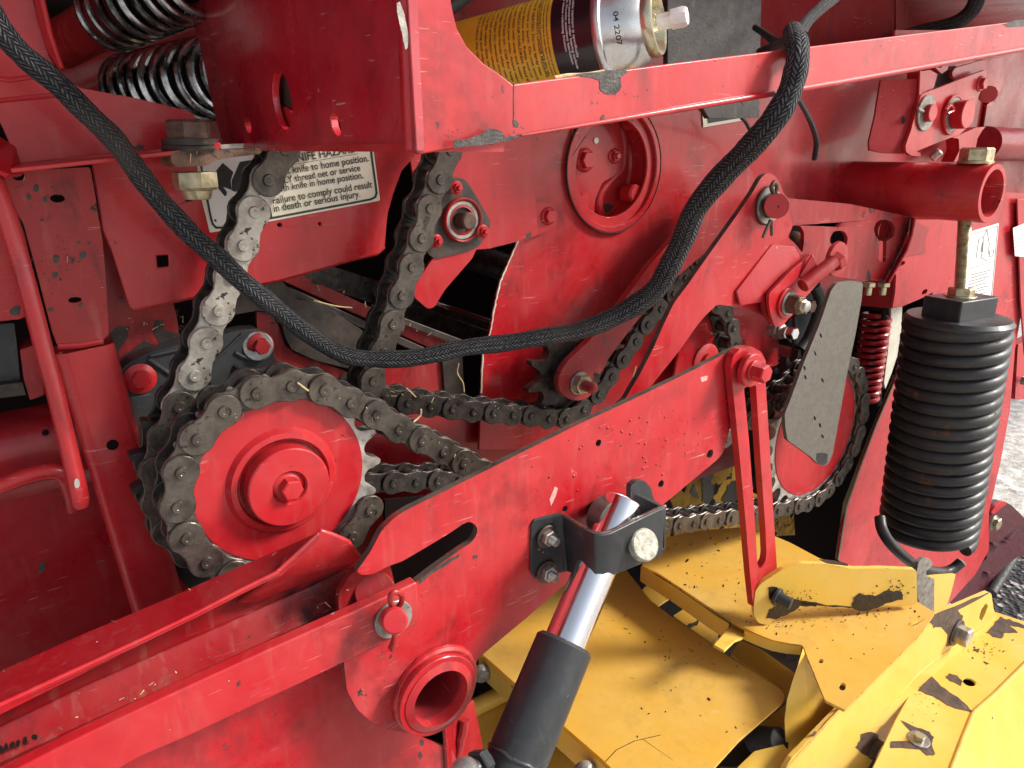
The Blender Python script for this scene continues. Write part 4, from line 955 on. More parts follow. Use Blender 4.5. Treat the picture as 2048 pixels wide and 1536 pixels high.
part('plate', lambda mb: plate(mb, rnd(arm, 9, 4), YM, .006, hl, 0, 1), ['redpaint', 'edgegrime'], t, .0008)
part('boss_plate', lambda mb: plate(mb, rnd(q(8, (150, 410), (210, 362), (380, 345), (410, 470), (420, 600), (180, 640), (82, 650), (78, 560), (84, 510)), 5), .460, .006), 'redworn', t, .001)
part('boss', lambda mb: cyl(mb, W(750, 1183, .475), W(750, 1183, .452), rad(750, 1183, .45, 40), 40), 'redworn', t)
def f(mb):
    chip(mb, q(8, (545, 452), (560, 430), (640, 375), (720, 320), (780, 290), (790, 300), (720, 345), (620, 405), (560, 462)), YM-.0003, 4, 1)
    chip(mb, q(8, (866, 296), (890, 292), (892, 308), (870, 318)), YM-.0003, 5, .6)
    spatter(mb, 800, 1200, 60, 60, 26, YM-.0003, 5, 1.6); spatter(mb, 1300, 900, 140, 60, 60, YM-.0003, 6, 1.4); spatter(mb, 980, 1150, 60, 80, 30, YM-.0003, 7, 1.4); spatter(mb, 760, 1380, 50, 60, 20, YM-.0003, 8, 1.4)
part('bare_patch_stain', f, 'barechip', t)
def f(mb):
    chip(mb, q(5, (1315, 1460), (1345, 1385), (1362, 1395), (1350, 1440), (1322, 1500)), YM-.0003, 3, .8)
    chip(mb, q('C', (945+0, 0), (946, 1)), YM, 3) if False else None
    chip(mb, q(6, (155, 745), (200, 735), (190, 765), (160, 772)), YM-.0003, 3, .6)
part('pale_scuff_stain', f, 'pinkscuff', t)
# dried droplets on the arm
DR = random.Random(11)
def f(mb):
    for i in range(60):
        x = DR.gauss(1270, 90); y = DR.gauss(880, 45); 
        if y < 806-(x-1250)*.45+20 or y > 1000-(x-1300)*.7-20 or x > 1440: continue
        r = DR.uniform(.0005, .0015); c = W(x, y, YM)
        lathe(mb, c, NY, [(r, 0), (r*.8, r*.35), (r*.4, r*.55), (0, r*.6)], 10)
part('water_speck', f, 'redgloss', t)
# pin with washer and cotter at the left of the arm
p_ = thing('pivot_pin', 'red pin with grey washer and split cotter near the left end of the arm', 'pivot pin')
YW = .4275
part('washer', lambda mb: ring(mb, W(785, 1236, .4272), NY, rad(785, 1236, YW, 41), rad(785, 1236, YW, 24), .0028, 40), 'greywasher', p_)
part('pin', lambda mb: cyl(mb, W(782, 1234, .4285), W(790, 1242, .404), rad(790, 1242, .42, 26), 36, 0, None, .0015), 'redpaint', p_)
def f(mb):
    L = spline([W(x, y, Y) for x, y, Y in ((788, 1218, .416), (781, 1204, .412), (782, 1190, .410), (792, 1184, .410), (803, 1190, .411), (803, 1204, .414), (795, 1216, .417))], 5); tube(mb, L, .0021, 8)
    tube(mb, [W(789, 1264, .418), W(787, 1280, .418), W(780, 1296, .422)], .0018, 8); tube(mb, [W(791, 1264, .418), W(789, 1284, .416), W(784, 1301, .418)], .0018, 8)
part('cotter', f, 'redworn', p_)
# tube end
p_ = thing('cross_tube_end', 'open red cross tube end with a stepped rim below the pivot pin', 'tube')
cT = W(883, 1398, .419)
part('tube', lambda mb: lathe(mb, cT+Vector((0, .25, 0)), NY, [(.0305, 0), (.0305, .243), (.0300, .2475), (.0240, .25), (.0236, .2485), (.0234, 0)], 56), 'redpaint', p_, 0, None, 30)
part('rim', lambda mb: ring(mb, cT+Vector((0, .0075, 0)), NY, .0345, .027, .0042, 56), 'redpaint', p_)
def f(mb):
    c = W(872, 1378, .436); P = [c+Vector(((.0345+random.uniform(-.0006, .0006))*math.cos(R(a)), 0, (.0345)*math.sin(R(a)))) for a in range(0, 361, 8)]
    tube(mb, P, [random.uniform(.0035, .0048) for _ in P], 9, 0, False)
part('weld', f, 'redpaint', p_)
part('end_shade_disc', lambda mb: cyl(mb, cT+Vector((0, .2, 0)), cT+Vector((0, .19, 0)), .021, 30), 'cavity', p_)  # black disc paints in the dark of the open tube's depth
part('inner_sleeve', lambda mb: lathe(mb, cT+Vector((0, .2, 0)), NY, [(.0225, 0), (.0225, .190), (.0236, .1905)], 40), 'redmatte_shaded', p_)  # darker red paints shade onto the inside of the tube
part('inner_bolt', lambda mb: tube(mb, [cT+Vector((-.012, .06, .012)), cT+Vector((.002, .045, -.004)), cT+Vector((.008, .04, -.012))], .0055, 12), 'rustbolt', p_)
# clamp bracket
k = thing('cylinder_clevis', 'black bent steel clevis bolted to the arm and holding the chrome rod', 'clevis')
ct = [(1062, 1050, .436), (1068, 1040, .436), (1108, 1031, .435), (1125, 1031, .430), (1150, 1048, .412), (1172, 1062, .395), (1190, 1069, .386), (1206, 1070, .383), (1222, 1066, .382), (1330, 1014, .384)]
cbm = [(1060, 1142, .436), (1070, 1156, .436), (1112, 1148, .435), (1134, 1144, .430), (1150, 1149, .412), (1172, 1155, .395), (1190, 1156, .386), (1206, 1156, .383), (1222, 1153, .382), (1325, 1112, .384)]
part('strap', lambda mb: strip(mb, ct, cbm, 0, .0062), 'blackpaint', k, .0010, None, 50)
part('worn_edge', lambda mb: tube(mb, [W(x, y-1.0, Y+.003) for x, y, Y in ct[3:]], .0022, 8), 'rustbolt', k)
part('rear_ear', lambda mb: plate(mb, rnd([(1262, 972), (1275, 962), (1290, 962), (1302, 975), (1308, 1000), (1332, 1015), (1332, 1050), (1262, 1050)], 4), .412, .006), 'blackpaint', k, .001)
part('side_web', lambda mb: s3(mb, [(1258, 985, .414), (1266, 985, .414), (1330, 1016, .388), (1330, 1100, .388), (1320, 1100, .388), (1258, 1050, .414)], .004), 'blackpaint', k, .001)
for x, y in q(8, (1300, 180), (1298, 388)): bolt(k, x-2, y, .4345, 17, washer=24, stud=.008, mats=('zinc', 'rustbolt', 'zinc'), rot=.5)
part('pin_head', lambda mb: cyl(mb, W(1281, 1090, .382), W(1292, 1089, .3755), rad(1290, 1089, .376, 33), 44, 0, None, .0012), 'pinhead', k)
part('bushing', lambda mb: ring(mb, W(1203, 1027, .424), NY, .0180, .0120, .016, 40), 'plaingrey', k)
part('bushing_bore', lambda mb: cyl(mb, W(1203, 1027, .43), W(1203, 1027, .423), .0127, 30), 'cavity', k)
# hydraulic cylinder
k = thing('hydraulic_cylinder', 'hydraulic cylinder with a bright chrome rod and glossy black barrel', 'hydraulic cylinder')
rT, rB = W(1244, 1010, .412), W(1128, 1290, .384); dR = (rB-rT).normalized(); bE = rB+dR*.30
rr = rad(1190, 1150, .40, 41)
part('rod', lambda mb: cyl(mb, rT-dR*.004, rB+dR*.01, rr, 64, 0, None, .001), 'chrome', k)
rbp = rad(1110, 1340, .38, 59)
part('barrel', lambda mb: lathe(mb, rB-dR*.002, dR, [(rr*1.0, .003), (rr*1.02, .0005), (rr*1.12, .002), (rr*1.2, .0005), (rbp-.003, -.001), (rbp, .002), (rbp, .086), (rbp*.985, .089), (rbp*1.0, .093), (rbp*1.0, .30), (0, .30)], 72), 'blackpaint', k, 0, None, 40)
part('rod_seal', lambda mb: lathe(mb, rB-dR*.0015, dR, [(rr, -.0006), (rr*1.07, -.0006), (rr*1.10, .001), (rr, .001)], 48), 'grime', k)
part('weld_ring', lambda mb: tube(mb, [rB+dR*(.090+random.uniform(-.0008, .0008))+(frame(dR)[1]*math.cos(R(a))+frame(dR)[2]*math.sin(R(a)))*(rbp-.0005) for a in range(0, 361, 10)], .0018, 8), 'blackpaint', k)
part('scuff', lambda mb: sheet(mb, el(1101, 1346, 6, 12, .35, 14), lambda x, y: PN(x, y, W(1101, 1346, .345+0)-0*FW, FW), .0002), 'greywasher', k) if False else None
pf = W(950, 1530, .372)
part('port_elbow', lambda mb: (tube(mb, spline([W(1000, 1524, .372), W(960, 1532, .366), W(935, 1552, .364), W(915, 1590, .364)], 6), .0085, 18), hexp(mb, W(966, 1528, .366), (W(930, 1545, .360)-W(966, 1528, .366)), .0115, .009), mb)[-1], 'blackpaint', k)
part('port_cap', lambda mb: lathe(mb, W(936, 1540, .360), (W(900, 1550, .35)-W(930, 1540, .36)), [(0, 0), (.0085, 0), (.0095, .003), (.0090, .010), (.006, .012), (0, .012)], 28), 'zinc', k)
# ================================================================ IDLER AND TENSION ARMS
t = thing('idler_lever', 'red idler arm with rounded foot and zinc nut below the side of the hose', 'arm')
part('arm', lambda mb: plate(mb, rnd([(1118, 750), (1135, 722), (1180, 680), (1240, 610), (1300, 530), (1380, 440), (1440, 360), (1500, 330), (1530, 420), (1440, 480), (1330, 575), (1260, 660), (1215, 720), (1196, 765), (1180, 795), (1155, 803), (1130, 795), (1116, 775)], 14), .580, .008), 'redworn', t, .0015)
bolt(t, 1158, 766, .580, 21, washer=24, stud=.014, mats=('goldzinc', 'zinc', 'redworn'), rot=.2)
t = thing('tension_arm', 'bright red tension arm with a folded box side and a pinned top', 'tension arm')
YT = .500
armo = [(1521, 357), (1530, 348), (1541, 346), (1552, 353), (1562, 372), (1571, 395), (1580, 430), (1586, 452), (1576, 474), (1584, 492), (1598, 508), (1602, 518), (1560, 562), (1534, 588), (1534, 634), (1500, 618), (1468, 613), (1434, 609), (1412, 630), (1392, 654), (1360, 700), (1320, 750), (1270, 815), (1200, 900), (1140, 900), (1200, 845), (1251, 797), (1280, 748), (1305, 700), (1330, 643), (1348, 606), (1375, 570), (1408, 523), (1440, 478), (1478, 425), (1505, 385)]
part('arm', lambda mb: plate(mb, rnd(armo, 6, 4), YT, .006, (), 0, 1), ['redpaint', 'edgegrime'], t, .0008)
part('folded_side', lambda mb: s3(mb, [(*p, Y) for p, Y in zip(q('B', (330, 810), (560, 830), (625, 945), (600, 1000), (240, 1320), (250, 1400), (0, 1440), (-40, 1290)), (.4985, .492, .488, .4875, .487, .488, .4945, .4975))], .003), 'redpaint', t, .001)
part('back_flange', lambda mb: s3(mb, [(1534, 590, .49), (1606, 512, .49), (1612, 520, .53), (1545, 600, .53)], .003), 'redworn', t)
ps = thing('arm_pivot', 'worn pin with grease-stained washer and split cotter at the top of the tension arm', 'pivot pin')
part('washer', lambda mb: ring(mb, W(1534, 411, .499), NY, .0195, .0125, .004, 40), 'greywasher', ps)
part('dirt_ring', lambda mb: ring(mb, W(1533, 411, .500), NY, .0205, .0190, .003, 40), 'grime', ps)
part('pin', lambda mb: (cyl(mb, W(1540, 411, .500), W(1553, 412, .478), .0125, 32, 0, None, .0008)), ['brownsteel'], ps)
part('pin_face', lambda mb: cyl(mb, W(1553, 412, .4784), W(1554, 412, .4766), .0127, 32, 0, None, .0003), 'redpaint', ps)
part('center_mark', lambda mb: cyl(mb, W(1555, 413, .4768), W(1555, 413, .4762), .0014, 12, 0, None, .0001), 'cavity', ps)
def f(mb):
    tube(mb, [W(x, y, .486) for x, y in ((1541, 440), (1533, 458), (1526, 475))], .0018, 8); tube(mb, [W(x, y, .486) for x, y in ((1543, 442), (1543, 456), (1544, 471))], .0018, 8)
    tube(mb, spline([W(x, y, .484) for x, y in ((1546, 386), (1543, 374), (1549, 364), (1554, 374), (1551, 386))], 5), .0022, 8)
part('cotter', f, 'rustbolt', ps)
ft = thing('adjuster_plate', 'small red adjuster plate with a big washer bolt on the tension arm foot', 'adjuster')
part('plate', lambda mb: plate(mb, rnd(q('B', (300, 1315), (520, 1090), (745, 905), (790, 1010), (770, 1060), (805, 1150), (818, 1195), (640, 1390), (500, 1560), (440, 1640), (360, 1660), (320, 1560), (295, 1420)), 5), .480, .004), 'redpaint', ft, .001)
part('backing', lambda mb: plate(mb, rnd(q('B', (245, 1315), (480, 1090), (720, 900), (790, 1010), (818, 1195), (640, 1390), (430, 1660), (345, 1640), (262, 1520)), 5), .487, .006), 'redworn', ft, .001)
part('raised_lip', lambda mb: s3(mb, [(*p, Y) for p, Y in zip(q('B', (610, 1140), (745, 905), (800, 1030), (650, 1190)), (.479, .474, .470, .474))], .003), 'redpaint', ft, .001)
cW = W(1573, 606, .480)
part('washer', lambda mb: cyl(mb, cW, cW+NY*.003, .0175, 40), 'redpaint', ft)
part('washer', lambda mb: cyl(mb, cW+NY*.003, cW+NY*.005, .0135, 40), 'greywasher', ft)
cbolt(ft, cW+NY*.005, .0112, .014, 'rustbolt', .2)
part('nut', lambda mb: hexp(mb, cW+NY*.017, NY, .0078, .006, 0, .5), 'goldzinc', ft)
part('stud', lambda mb: thread(mb, cW+NY*.020, NY, .0062, .008, .0014), 'zinc', ft)
part('adjuster_rod', lambda mb: cyl(mb, W(1605, 572, .470), W(1668, 522, .462), .0076, 24), 'redworn', ft)
c_ = W(1674, 518, .468)
part('eye', lambda mb: (lathe(mb, c_+Vector((0, .003, 0)), NY, [(0, 0), (.019, 0), (.020, .002), (.019, .005), (.012, .0055), (0, .0055)], 36), hexp(mb, c_+NY*.002, (W(1605, 572, .470)-W(1668, 522, .462)), .0115, .009), mb)[-1], 'redworn', ft)
bt = thing('small_bolt_pair', 'bright zinc bolt with lock nut on the black bracket under the adjuster', 'bolt')
c_ = W(1572, 665, .565)
part('body', lambda mb: lathe(mb, c_+Vector((0, .022, 0)), NY, [(0, 0), (.0115, 0), (.0115, .004), (.0095, .005), (.0115, .007), (.0115, .011), (.0095, .013), (.0105, .016), (.0075, .018), (.0075, .024), (0, .024)], 26), 'zinc', bt)
part('head', lambda mb: (hexp(mb, W(1578, 665, .55), NY, .0085, .010), mb)[-1], 'chrome', bt)
bt = thing('small_stud', 'little bright threaded stud beside the adjuster nut', 'bolt')
part('stud', lambda mb: thread(mb, W(1600, 618, .55), (W(1616, 621, .53)-W(1600, 618, .55)), .0045, .020, .002), 'chrome', bt)
part('knob', lambda mb: hexp(mb, W(1616, 612, .575), NY, .0095, .008), 'rustbolt', bt)
t = thing('black_latch_block', 'shiny black block with linkage behind the flat grey arm', 'block')
part('block', lambda mb: plate(mb, rnd([(1578, 640), (1596, 600), (1625, 585), (1648, 612), (1655, 660), (1640, 700), (1600, 700), (1566, 672)], 8), .60, .04), 'blackpaint', t, .003)
part('arm', lambda mb: tube(mb, spline([W(x, y, .575) for x, y in ((1628, 570), (1640, 600), (1632, 640), (1615, 680), (1600, 700))], 6), .008, 12), 'blackpaint', t)
part('cable', lambda mb: tube(mb, [W(1590, 630, .585), W(1588, 690, .585), W(1586, 730, .585)], .0032, 10), 'rubber', t)
t = thing('inner_side_plate', 'plain faded red plate seen under the fold of the tension arm', 'body panel')
part('plate', lambda mb: plate(mb, [(1380, 580), (1560, 560), (1562, 620), (1556, 730), (1520, 745), (1340, 800)], .612, .004), 'redpaint', t, .001)
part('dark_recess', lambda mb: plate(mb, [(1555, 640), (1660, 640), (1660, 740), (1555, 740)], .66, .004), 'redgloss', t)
part('boss', lambda mb: (lathe(mb, W(1408, 722, .570), NY, [(0, 0), (.022, 0), (.0225, .004), (.018, .006), (.012, .006), (.012, .010), (0, .010)], 36), mb)[-1], 'redpaint', t)

# slotted link
t = thing('slotted_link', 'narrow red slotted link hanging from the arm to the yellow tab', 'link')
lk = lambda x, y: W(x, y, .428-(y-700)/460*.002)
lo = [(1462, 735), (1466, 712), (1482, 697), (1503, 694), (1522, 703), (1532, 722), (1531, 760), (1540, 900), (1548, 1040), (1554, 1135), (1554, 1180), (1530, 1215), (1507, 1215), (1500, 1150), (1490, 1030), (1478, 900), (1467, 790)]
ls = [(1488, 775), (1512, 770), (1520, 900), (1531, 1060), (1533, 1108), (1531, 1122), (1524, 1134), (1519, 1139), (1515, 1128), (1508, 1010), (1498, 880)]
part('link', lambda mb: sheet(mb, rnd(lo, 4, 3), lk, .008, 0, [rnd(ls, 4, 3)]), 'redpaint', t, .0012)
c_ = W(1495, 738, .425)
part('boss', lambda mb: cyl(mb, c_, c_+NY*.007, .0165, 40, 0, None, .001), 'redpaint', t)
part('washer', lambda mb: cyl(mb, c_+NY*.007, c_+NY*.0095, .0105, 32), 'redpaint', t)
cbolt(t, c_+NY*.0095, .0092, .013, 'redpaint', .5)
# flat grey arm
t = thing('flat_grey_arm', 'long flat unpainted grey steel arm hanging in front of the red disc sprocket', 'flat arm')
part('blade', lambda mb: plate(mb, rnd(q(6, (955, 192), (1040, 180), (1106, 190), (1100, 280), (1065, 480), (1010, 740), (955, 1050), (930, 1190), (905, 1250), (875, 1265), (845, 1255), (800, 1210), (664, 1112), (652, 1040), (648, 960), (680, 880), (760, 660), (850, 440), (920, 235)), 5), .488, .005), 'plaingrey', t, .0008)
part('oil_stain', lambda mb: chip(mb, q(6, (835, 1190), (870, 1185), (900, 1195), (898, 1245), (872, 1262), (845, 1252), (832, 1225)), .4877, 1, .8), 'darksteel', t)
def f(mb):
    for x, y in q(6, (828, 605), (765, 690), (870, 762), (855, 1025), (825, 985), (860, 500), (770, 745), (870, 1090)): chip(mb, el(x, y, 1.6, 5, -.3, 7), .4877, int(x), .6, .0002, 0, 1)
part('dark_stain', f, 'cavity', t)

# ================================================================ PIPE, MOUNT, LATCH
XE = W(1985, 387, .445)
t = thing('spring_pipe', 'thick red pipe reaching out of the side sheet toward the big spring', 'pipe')
ro = rad(1985, 387, .445, 58)
part('pipe', lambda mb: lathe(mb, Vector((XE.x, .66, XE.z)), NY, [(ro, 0), (ro, .2135), (ro-.0008, .215), (ro*.80, .215), (ro*.79, .2135), (ro*.79, 0)], 72), 'redpaint', t, 0, None, 30)
part('end_plug', lambda mb: cyl(mb, Vector((XE.x, .56, XE.z)), Vector((XE.x, .55, XE.z)), ro*.8, 40), 'redgloss', t)
hb = Vector((XE.x, .473, XE.z))
rod = thing('spring_hanger_rod', 'threaded rod with yellow zinc nuts hanging the big black spring from the pipe', 'threaded rod')
part('nut', lambda mb: hexp(mb, hb+UPW*(ro+.0025), UPW, .0205, .017, 0, .2), 'goldzinc', rod, .0006)
part('washer', lambda mb: cyl(mb, hb+UPW*(ro-.001), hb+UPW*(ro+.003), .0215, 36), 'goldzinc', rod)
zt = W(1921, 586, .473).z
part('rod', lambda mb: thread(mb, hb-UPW*(ro-.004), W(1921, 590, .473)-(hb-UPW*(ro-.004)), .0088, (W(1921, 590, .473)-(hb-UPW*(ro-.004))).length+.01, .0025), 'goldzinc', rod)
part('lock_nut', lambda mb: (hexp(mb, W(1921, 590, .473), UPW, .0170, .011, 0, .3), cyl(mb, W(1921, 590, .473)-UPW*.0025, W(1921, 590, .473), .0205, 30), mb)[-1], 'goldzinc', rod, .0005)
# big spring
sp_ = thing('big_coil_spring', 'big black close-wound coil spring with a square-topped cap and a bottom hook', 'coil spring')
rs = rad(1905, 760, .473, 97); wr = .0105
zc = W(1915, 636, .473).z
T_, B_s = W(1921, 600, .473), W(1849, 1095, .473); SA = (B_s-T_).normalized(); pos = lambda z: T_+(B_s-T_)*((z-T_.z)/(B_s.z-T_.z))
zb = W(1850, 1098, .473).z+.030
turns = 19.0
part('coil', lambda mb: coil(mb, pos(zc-.006), SA, rs-wr, wr*.92, turns, (zc-.006-zb)/turns, 12, 48, 0, 5.6), 'springblack', sp_)
part('core', lambda mb: cyl(mb, pos(zb+.01), pos(zc-.01), rs-wr*1.9, 40), 'cavity', sp_)
part('cap', lambda mb: lathe(mb, pos(zc-.012), UPW, [(rs*.72, -.01), (rs*.78, .004), (rs*.96, .004), (rs*.98, .009), (rs*.92, .0145), (rs*.80, .0155), (0, .016)], 64), 'blackpaint', sp_)
part('cap_block', lambda mb: box(mb, pos(zc+.017), Vector((.042, -.006, 0)), Vector((.004, .028, 0)), Vector((0, 0, .015))), 'blackpaint', sp_, .002)
def f(mb):
    P = spline([W(x, y, Y) for x, y, Y in ((1760, 1035, .47), (1764, 1058, .46), (1778, 1083, .45), (1802, 1108, .44), (1830, 1130, .435), (1856, 1141, .43), (1885, 1144, .425), (1905, 1138, .42), (1922, 1125, .415))], 8)
    tube(mb, P, .0078, 18)
part('hook', f, 'springblack', sp_)
part('hook_end', lambda mb: cyl(mb, W(1921, 1126, .4155), W(1924, 1123, .4142), .0074, 18), 'plaingrey', sp_)
# keyhole plate
t = thing('keyhole_mount_plate', 'dark red mounting plate with slots and a keyhole under the pipe', 'mounting plate')
kp = [(1560, 395), (1700, 408), (1822, 434), (1824, 442), (1818, 462), (1808, 478), (1804, 498), (1790, 530), (1770, 563), (1755, 562), (1700, 558), (1640, 548), (1590, 530), (1570, 470)]
part('plate', lambda mb: plate(mb, rnd(kp, 3), .535, .005, [rnd(q('B', (510, 640), (560, 615), (620, 625), (655, 690), (655, 800), (640, 900), (560, 800), (490, 740)), 4), rnd(q('B', (925, 740), (960, 680), (1030, 670), (1080, 690), (1105, 750), (1090, 830), (960, 830), (920, 790)), 4),
   q('B', (1370, 650), (1385, 600), (1430, 565), (1500, 560), (1560, 590), (1590, 650), (1575, 730), (1500, 780), (1495, 990), (1440, 992), (1415, 960), (1430, 780), (1385, 720))]), 'redworn', t, .0006)
def f(mb):
    c = W(1752+22, 461, .56)
    for k_ in range(4): tube(mb, circ_pts(Vector((c.x, .545+k_*.008, c.z)), .013, 0, 360, 15), .0032, 8, 0, False)
part('coil_behind', f, 'redpaint', t)
part('edge_flange', lambda mb: s3(mb, [(1822, 434, .535), (1828, 436, .52), (1822, 470, .52), (1812, 500, .52), (1775, 566, .52), (1770, 562, .535), (1804, 498, .535), (1818, 462, .535)], .003), 'redpaint', t, .001)
part('dark_backing', lambda mb: plate(mb, [(1560, 440), (1720, 440), (1720, 545), (1600, 545)], .60, .004), 'cavity', t)
part('roller_pin', lambda mb: cyl(mb, W(1585, 478, .60), W(1612, 520, .55), .012, 24), 'rustbolt', t)
for x, y in q('B', (1325, 1215), (1475, 1215)):
    part('bolt', lambda mb: (hexp(mb, W(x, y-2, .53), -UPW, .0085, .006, 0, .2), cyl(mb, W(x, y, .53), W(x, y, .53)-UPW*.016, .0045, 14), mb)[-1], 'goldzinc', t)
# red box bracket right of it
t = thing('box_bracket', 'faded red box bracket with a slot to the left of the hanger rod', 'bracket')
part('front_face', lambda mb: plate(mb, rnd(q('B', (1760, 560), (2060, 560), (2300, 480), (2300, 1200), (1980, 1300), (1860, 1365), (1660, 1450), (1560, 1470), (1590, 1300), (1600, 1120), (1520, 1100), (1560, 1020), (1660, 940)), 3), .548, .004, [rnd(q('B', (1575, 1015), (1620, 980), (1690, 985), (1690, 1010), (1650, 1045), (1590, 1045)), 3), rnd(q('B', (1860, 1320), (1875, 1285), (1915, 1265), (1920, 1290), (1905, 1320), (1865, 1335)), 2)]), 'redpaint', t, .0015)
part('side_face', lambda mb: s3(mb, [(*p, Y) for p, Y in zip(q('B', (1240, 1200), (1600, 1120), (1595, 1300), (1560, 1470), (1200, 1440)), (.60, .55, .55, .55, .60))], .003), 'redgloss', t, .001)
part('inner_face', lambda mb: s3(mb, [(*p, Y) for p, Y in zip(q('B', (1750, 560), (1940, 650), (1900, 760), (1900, 900), (1660, 950)), (.547, .546, .546, .546, .547))], .0006), 'redgloss', t)
# little red spring and pale strip
t = thing('small_red_spring', 'small red painted coil spring standing beside a pale strip', 'coil spring')
a_, b_ = W(1754, 628, .600), W(1749, 785, .600); Ls = (b_-a_).length
part('coil', lambda mb: coil(mb, a_, -UPW, .0195, .0042, 13, Ls/13, 10, 30), 'redgloss', t)
part('core', lambda mb: cyl(mb, a_+UPW*.01, b_-UPW*.02, .013, 20), 'cavity', t)
t = thing('pale_strip', 'narrow pale strip running down between the small red spring and the big black one', 'strip')
part('strip', lambda mb: plate(mb, q(6, (1272, 330), (1338, 330), (1330, 480), (1308, 620), (1275, 720), (1238, 815), (1228, 780), (1250, 600), (1268, 420)), .585, .004), 'pale', t, .001)
# latch
t = thing('latch_assembly', 'red latch with two washered pins and a hooked back plate just below the beam', 'latch')
part('side_plate', lambda mb: s3(mb, [(*p, Y) for p, Y in zip(q('A', (360, 470), (822, 455), (815, 650), (735, 960), (655, 1260), (640, 1340), (380, 1330), (225, 1300), (220, 1200), (290, 900)), (.578, .556, .556, .556, .556, .556, .568, .576, .576, .578))], .003), 'redmatte_shaded', t, .0008)
part('front_plate', lambda mb: plate(mb, rnd(q('A', (840, 640), (1150, 520), (1460, 400), (1600, 350), (1612, 360), (1612, 480), (1520, 640), (1480, 780), (1430, 900), (1380, 1030), (1290, 1110), (1000, 1220), (780, 1310), (835, 1330), (830, 1372), (720, 1360), (660, 1320), (655, 1240), (720, 1060), (790, 780)), 4), .552, .005), 'redpaint', t, .0008)
part('edge_post', lambda mb: plate(mb, q('A', (826, 360), (850, 360), (848, 640), (800, 790), (785, 770), (815, 650)), .5535, .003), 'redpaint', t, .0006)
part('block', lambda mb: plate(mb, rnd(q('A', (840, 370), (940, 350), (1030, 400), (985, 570), (850, 615)), 2), .556, .02), 'redpaint', t, .001)
part('dark_gap', lambda mb: plate(mb, q('A', (940, 340), (1250, 300), (1260, 480), (960, 600)), .580, .02), 'brownsteel', t, .001)
part('top_bracket', lambda mb: plate(mb, rnd(q('A', (1000, 320), (1160, 290), (1150, 350), (1080, 400)), 2), .57, .01), 'redpaint', t, .001)
part('hook_plate', lambda mb: plate(mb, rnd(q('A', (1200, 380), (1240, 330), (1500, 250), (1840, 190), (1865, 240), (1860, 330), (1840, 450), (1770, 600), (1700, 740), (1665, 785), (1600, 780), (1680, 700), (1690, 570), (1640, 530), (1560, 600), (1300, 480), (1215, 450)), 5), .566, .005), 'redpaint', t, .0008)
def wpin(x, y, Y, rw, rp, L, dx, mats=('greywasher', 'redpaint')):
    c = W(x, y, Y); w = part('washer', lambda mb: cyl(mb, c, c+NY*.003, rad(x, y, Y, rw), 36), mats[0], t)
    c2 = c+NY*.003; part('pin', lambda mb: cyl(mb, c2, c2+NY*L, rad(x, y, Y, rp), 32, 0, None, .001), mats[1], t)
x, y = q('A', (885, 860))[0]; wpin(x, y, .552, 34, 17, .008, 0)
x, y = q('A', (1190, 880))[0]; 
c_ = W(x, y, .552); part('ring', lambda mb: ring(mb, c_, NY, rad(x, y, .55, 39), rad(x, y, .55, 33), .005, 40), 'redpaint', t); wpin(x+4, y, .551, 34, 27, .018, 0)
x, y = q('A', (1530, 515))[0]; bolt(t, x, y, .552, 12, flange=15, h=.007)
x, y = q('A', (1625, 640))[0]; part('pin', lambda mb: cyl(mb, W(x-3, y, .575), W(x+2, y, .560), rad(x, y, .56, 16), 24, 0, None, .001), 'redpaint', t)
part('cotter', lambda mb: tube(mb, spline([W(x, y, .538) for x, y in q('A', (1130, 820), (1185, 770), (1220, 830), (1180, 850), (1150, 870))], 4), .0020, 8), 'redpaint', t)
part('cotter', lambda mb: tube(mb, [W(x, y, .548) for x, y in q('A', (800, 790), (815, 820), (865, 845))], .0022, 8), 'zinc', t)
part('spring_pin', lambda mb: cyl(mb, W(*q('A', (950, 1400))[0], .55), W(*q('A', (1070, 1300))[0], .54), .0062, 20, 0, None, .002), 'zinc', t)
x, y = q('A', (458, 1145))[0]; part('bore', lambda mb: slab(mb, [[PN(a, b, W(x, y, .5735), Vector((.9, .45, 0))) for a, b in el(x, y, 7.5, 7, 0, 14)]], Vector((0, .0003, 0))), 'cavity', t)
part('grime_clump', lambda mb: slab(mb, [[PN(a, b, W(1803, 240, .5625), Vector((.9, .45, 0))) for a, b in el(1803, 240, 8, 9, .4, 9)]], Vector((0, .0005, 0))), 'grime', t)
# side pipe
t = thing('side_pipe', 'dark red horizontal pipe running off the right edge behind the zinc nut', 'pipe')
part('pipe', lambda mb: cyl(mb, W(1968, 287, .60), W(2300, 300, .60), rad(2000, 287, .6, 32), 40), 'redgloss', t)
part('socket', lambda mb: plate(mb, rnd(q('A', (1200, 1150), (1420, 1060), (1480, 1030), (1600, 1020), (1560, 1060), (1500, 1160), (1470, 1330), (1330, 1420), (1220, 1440), (1290, 1300), (1280, 1160)), 3), .590, .02), 'redpaint', t, .001)
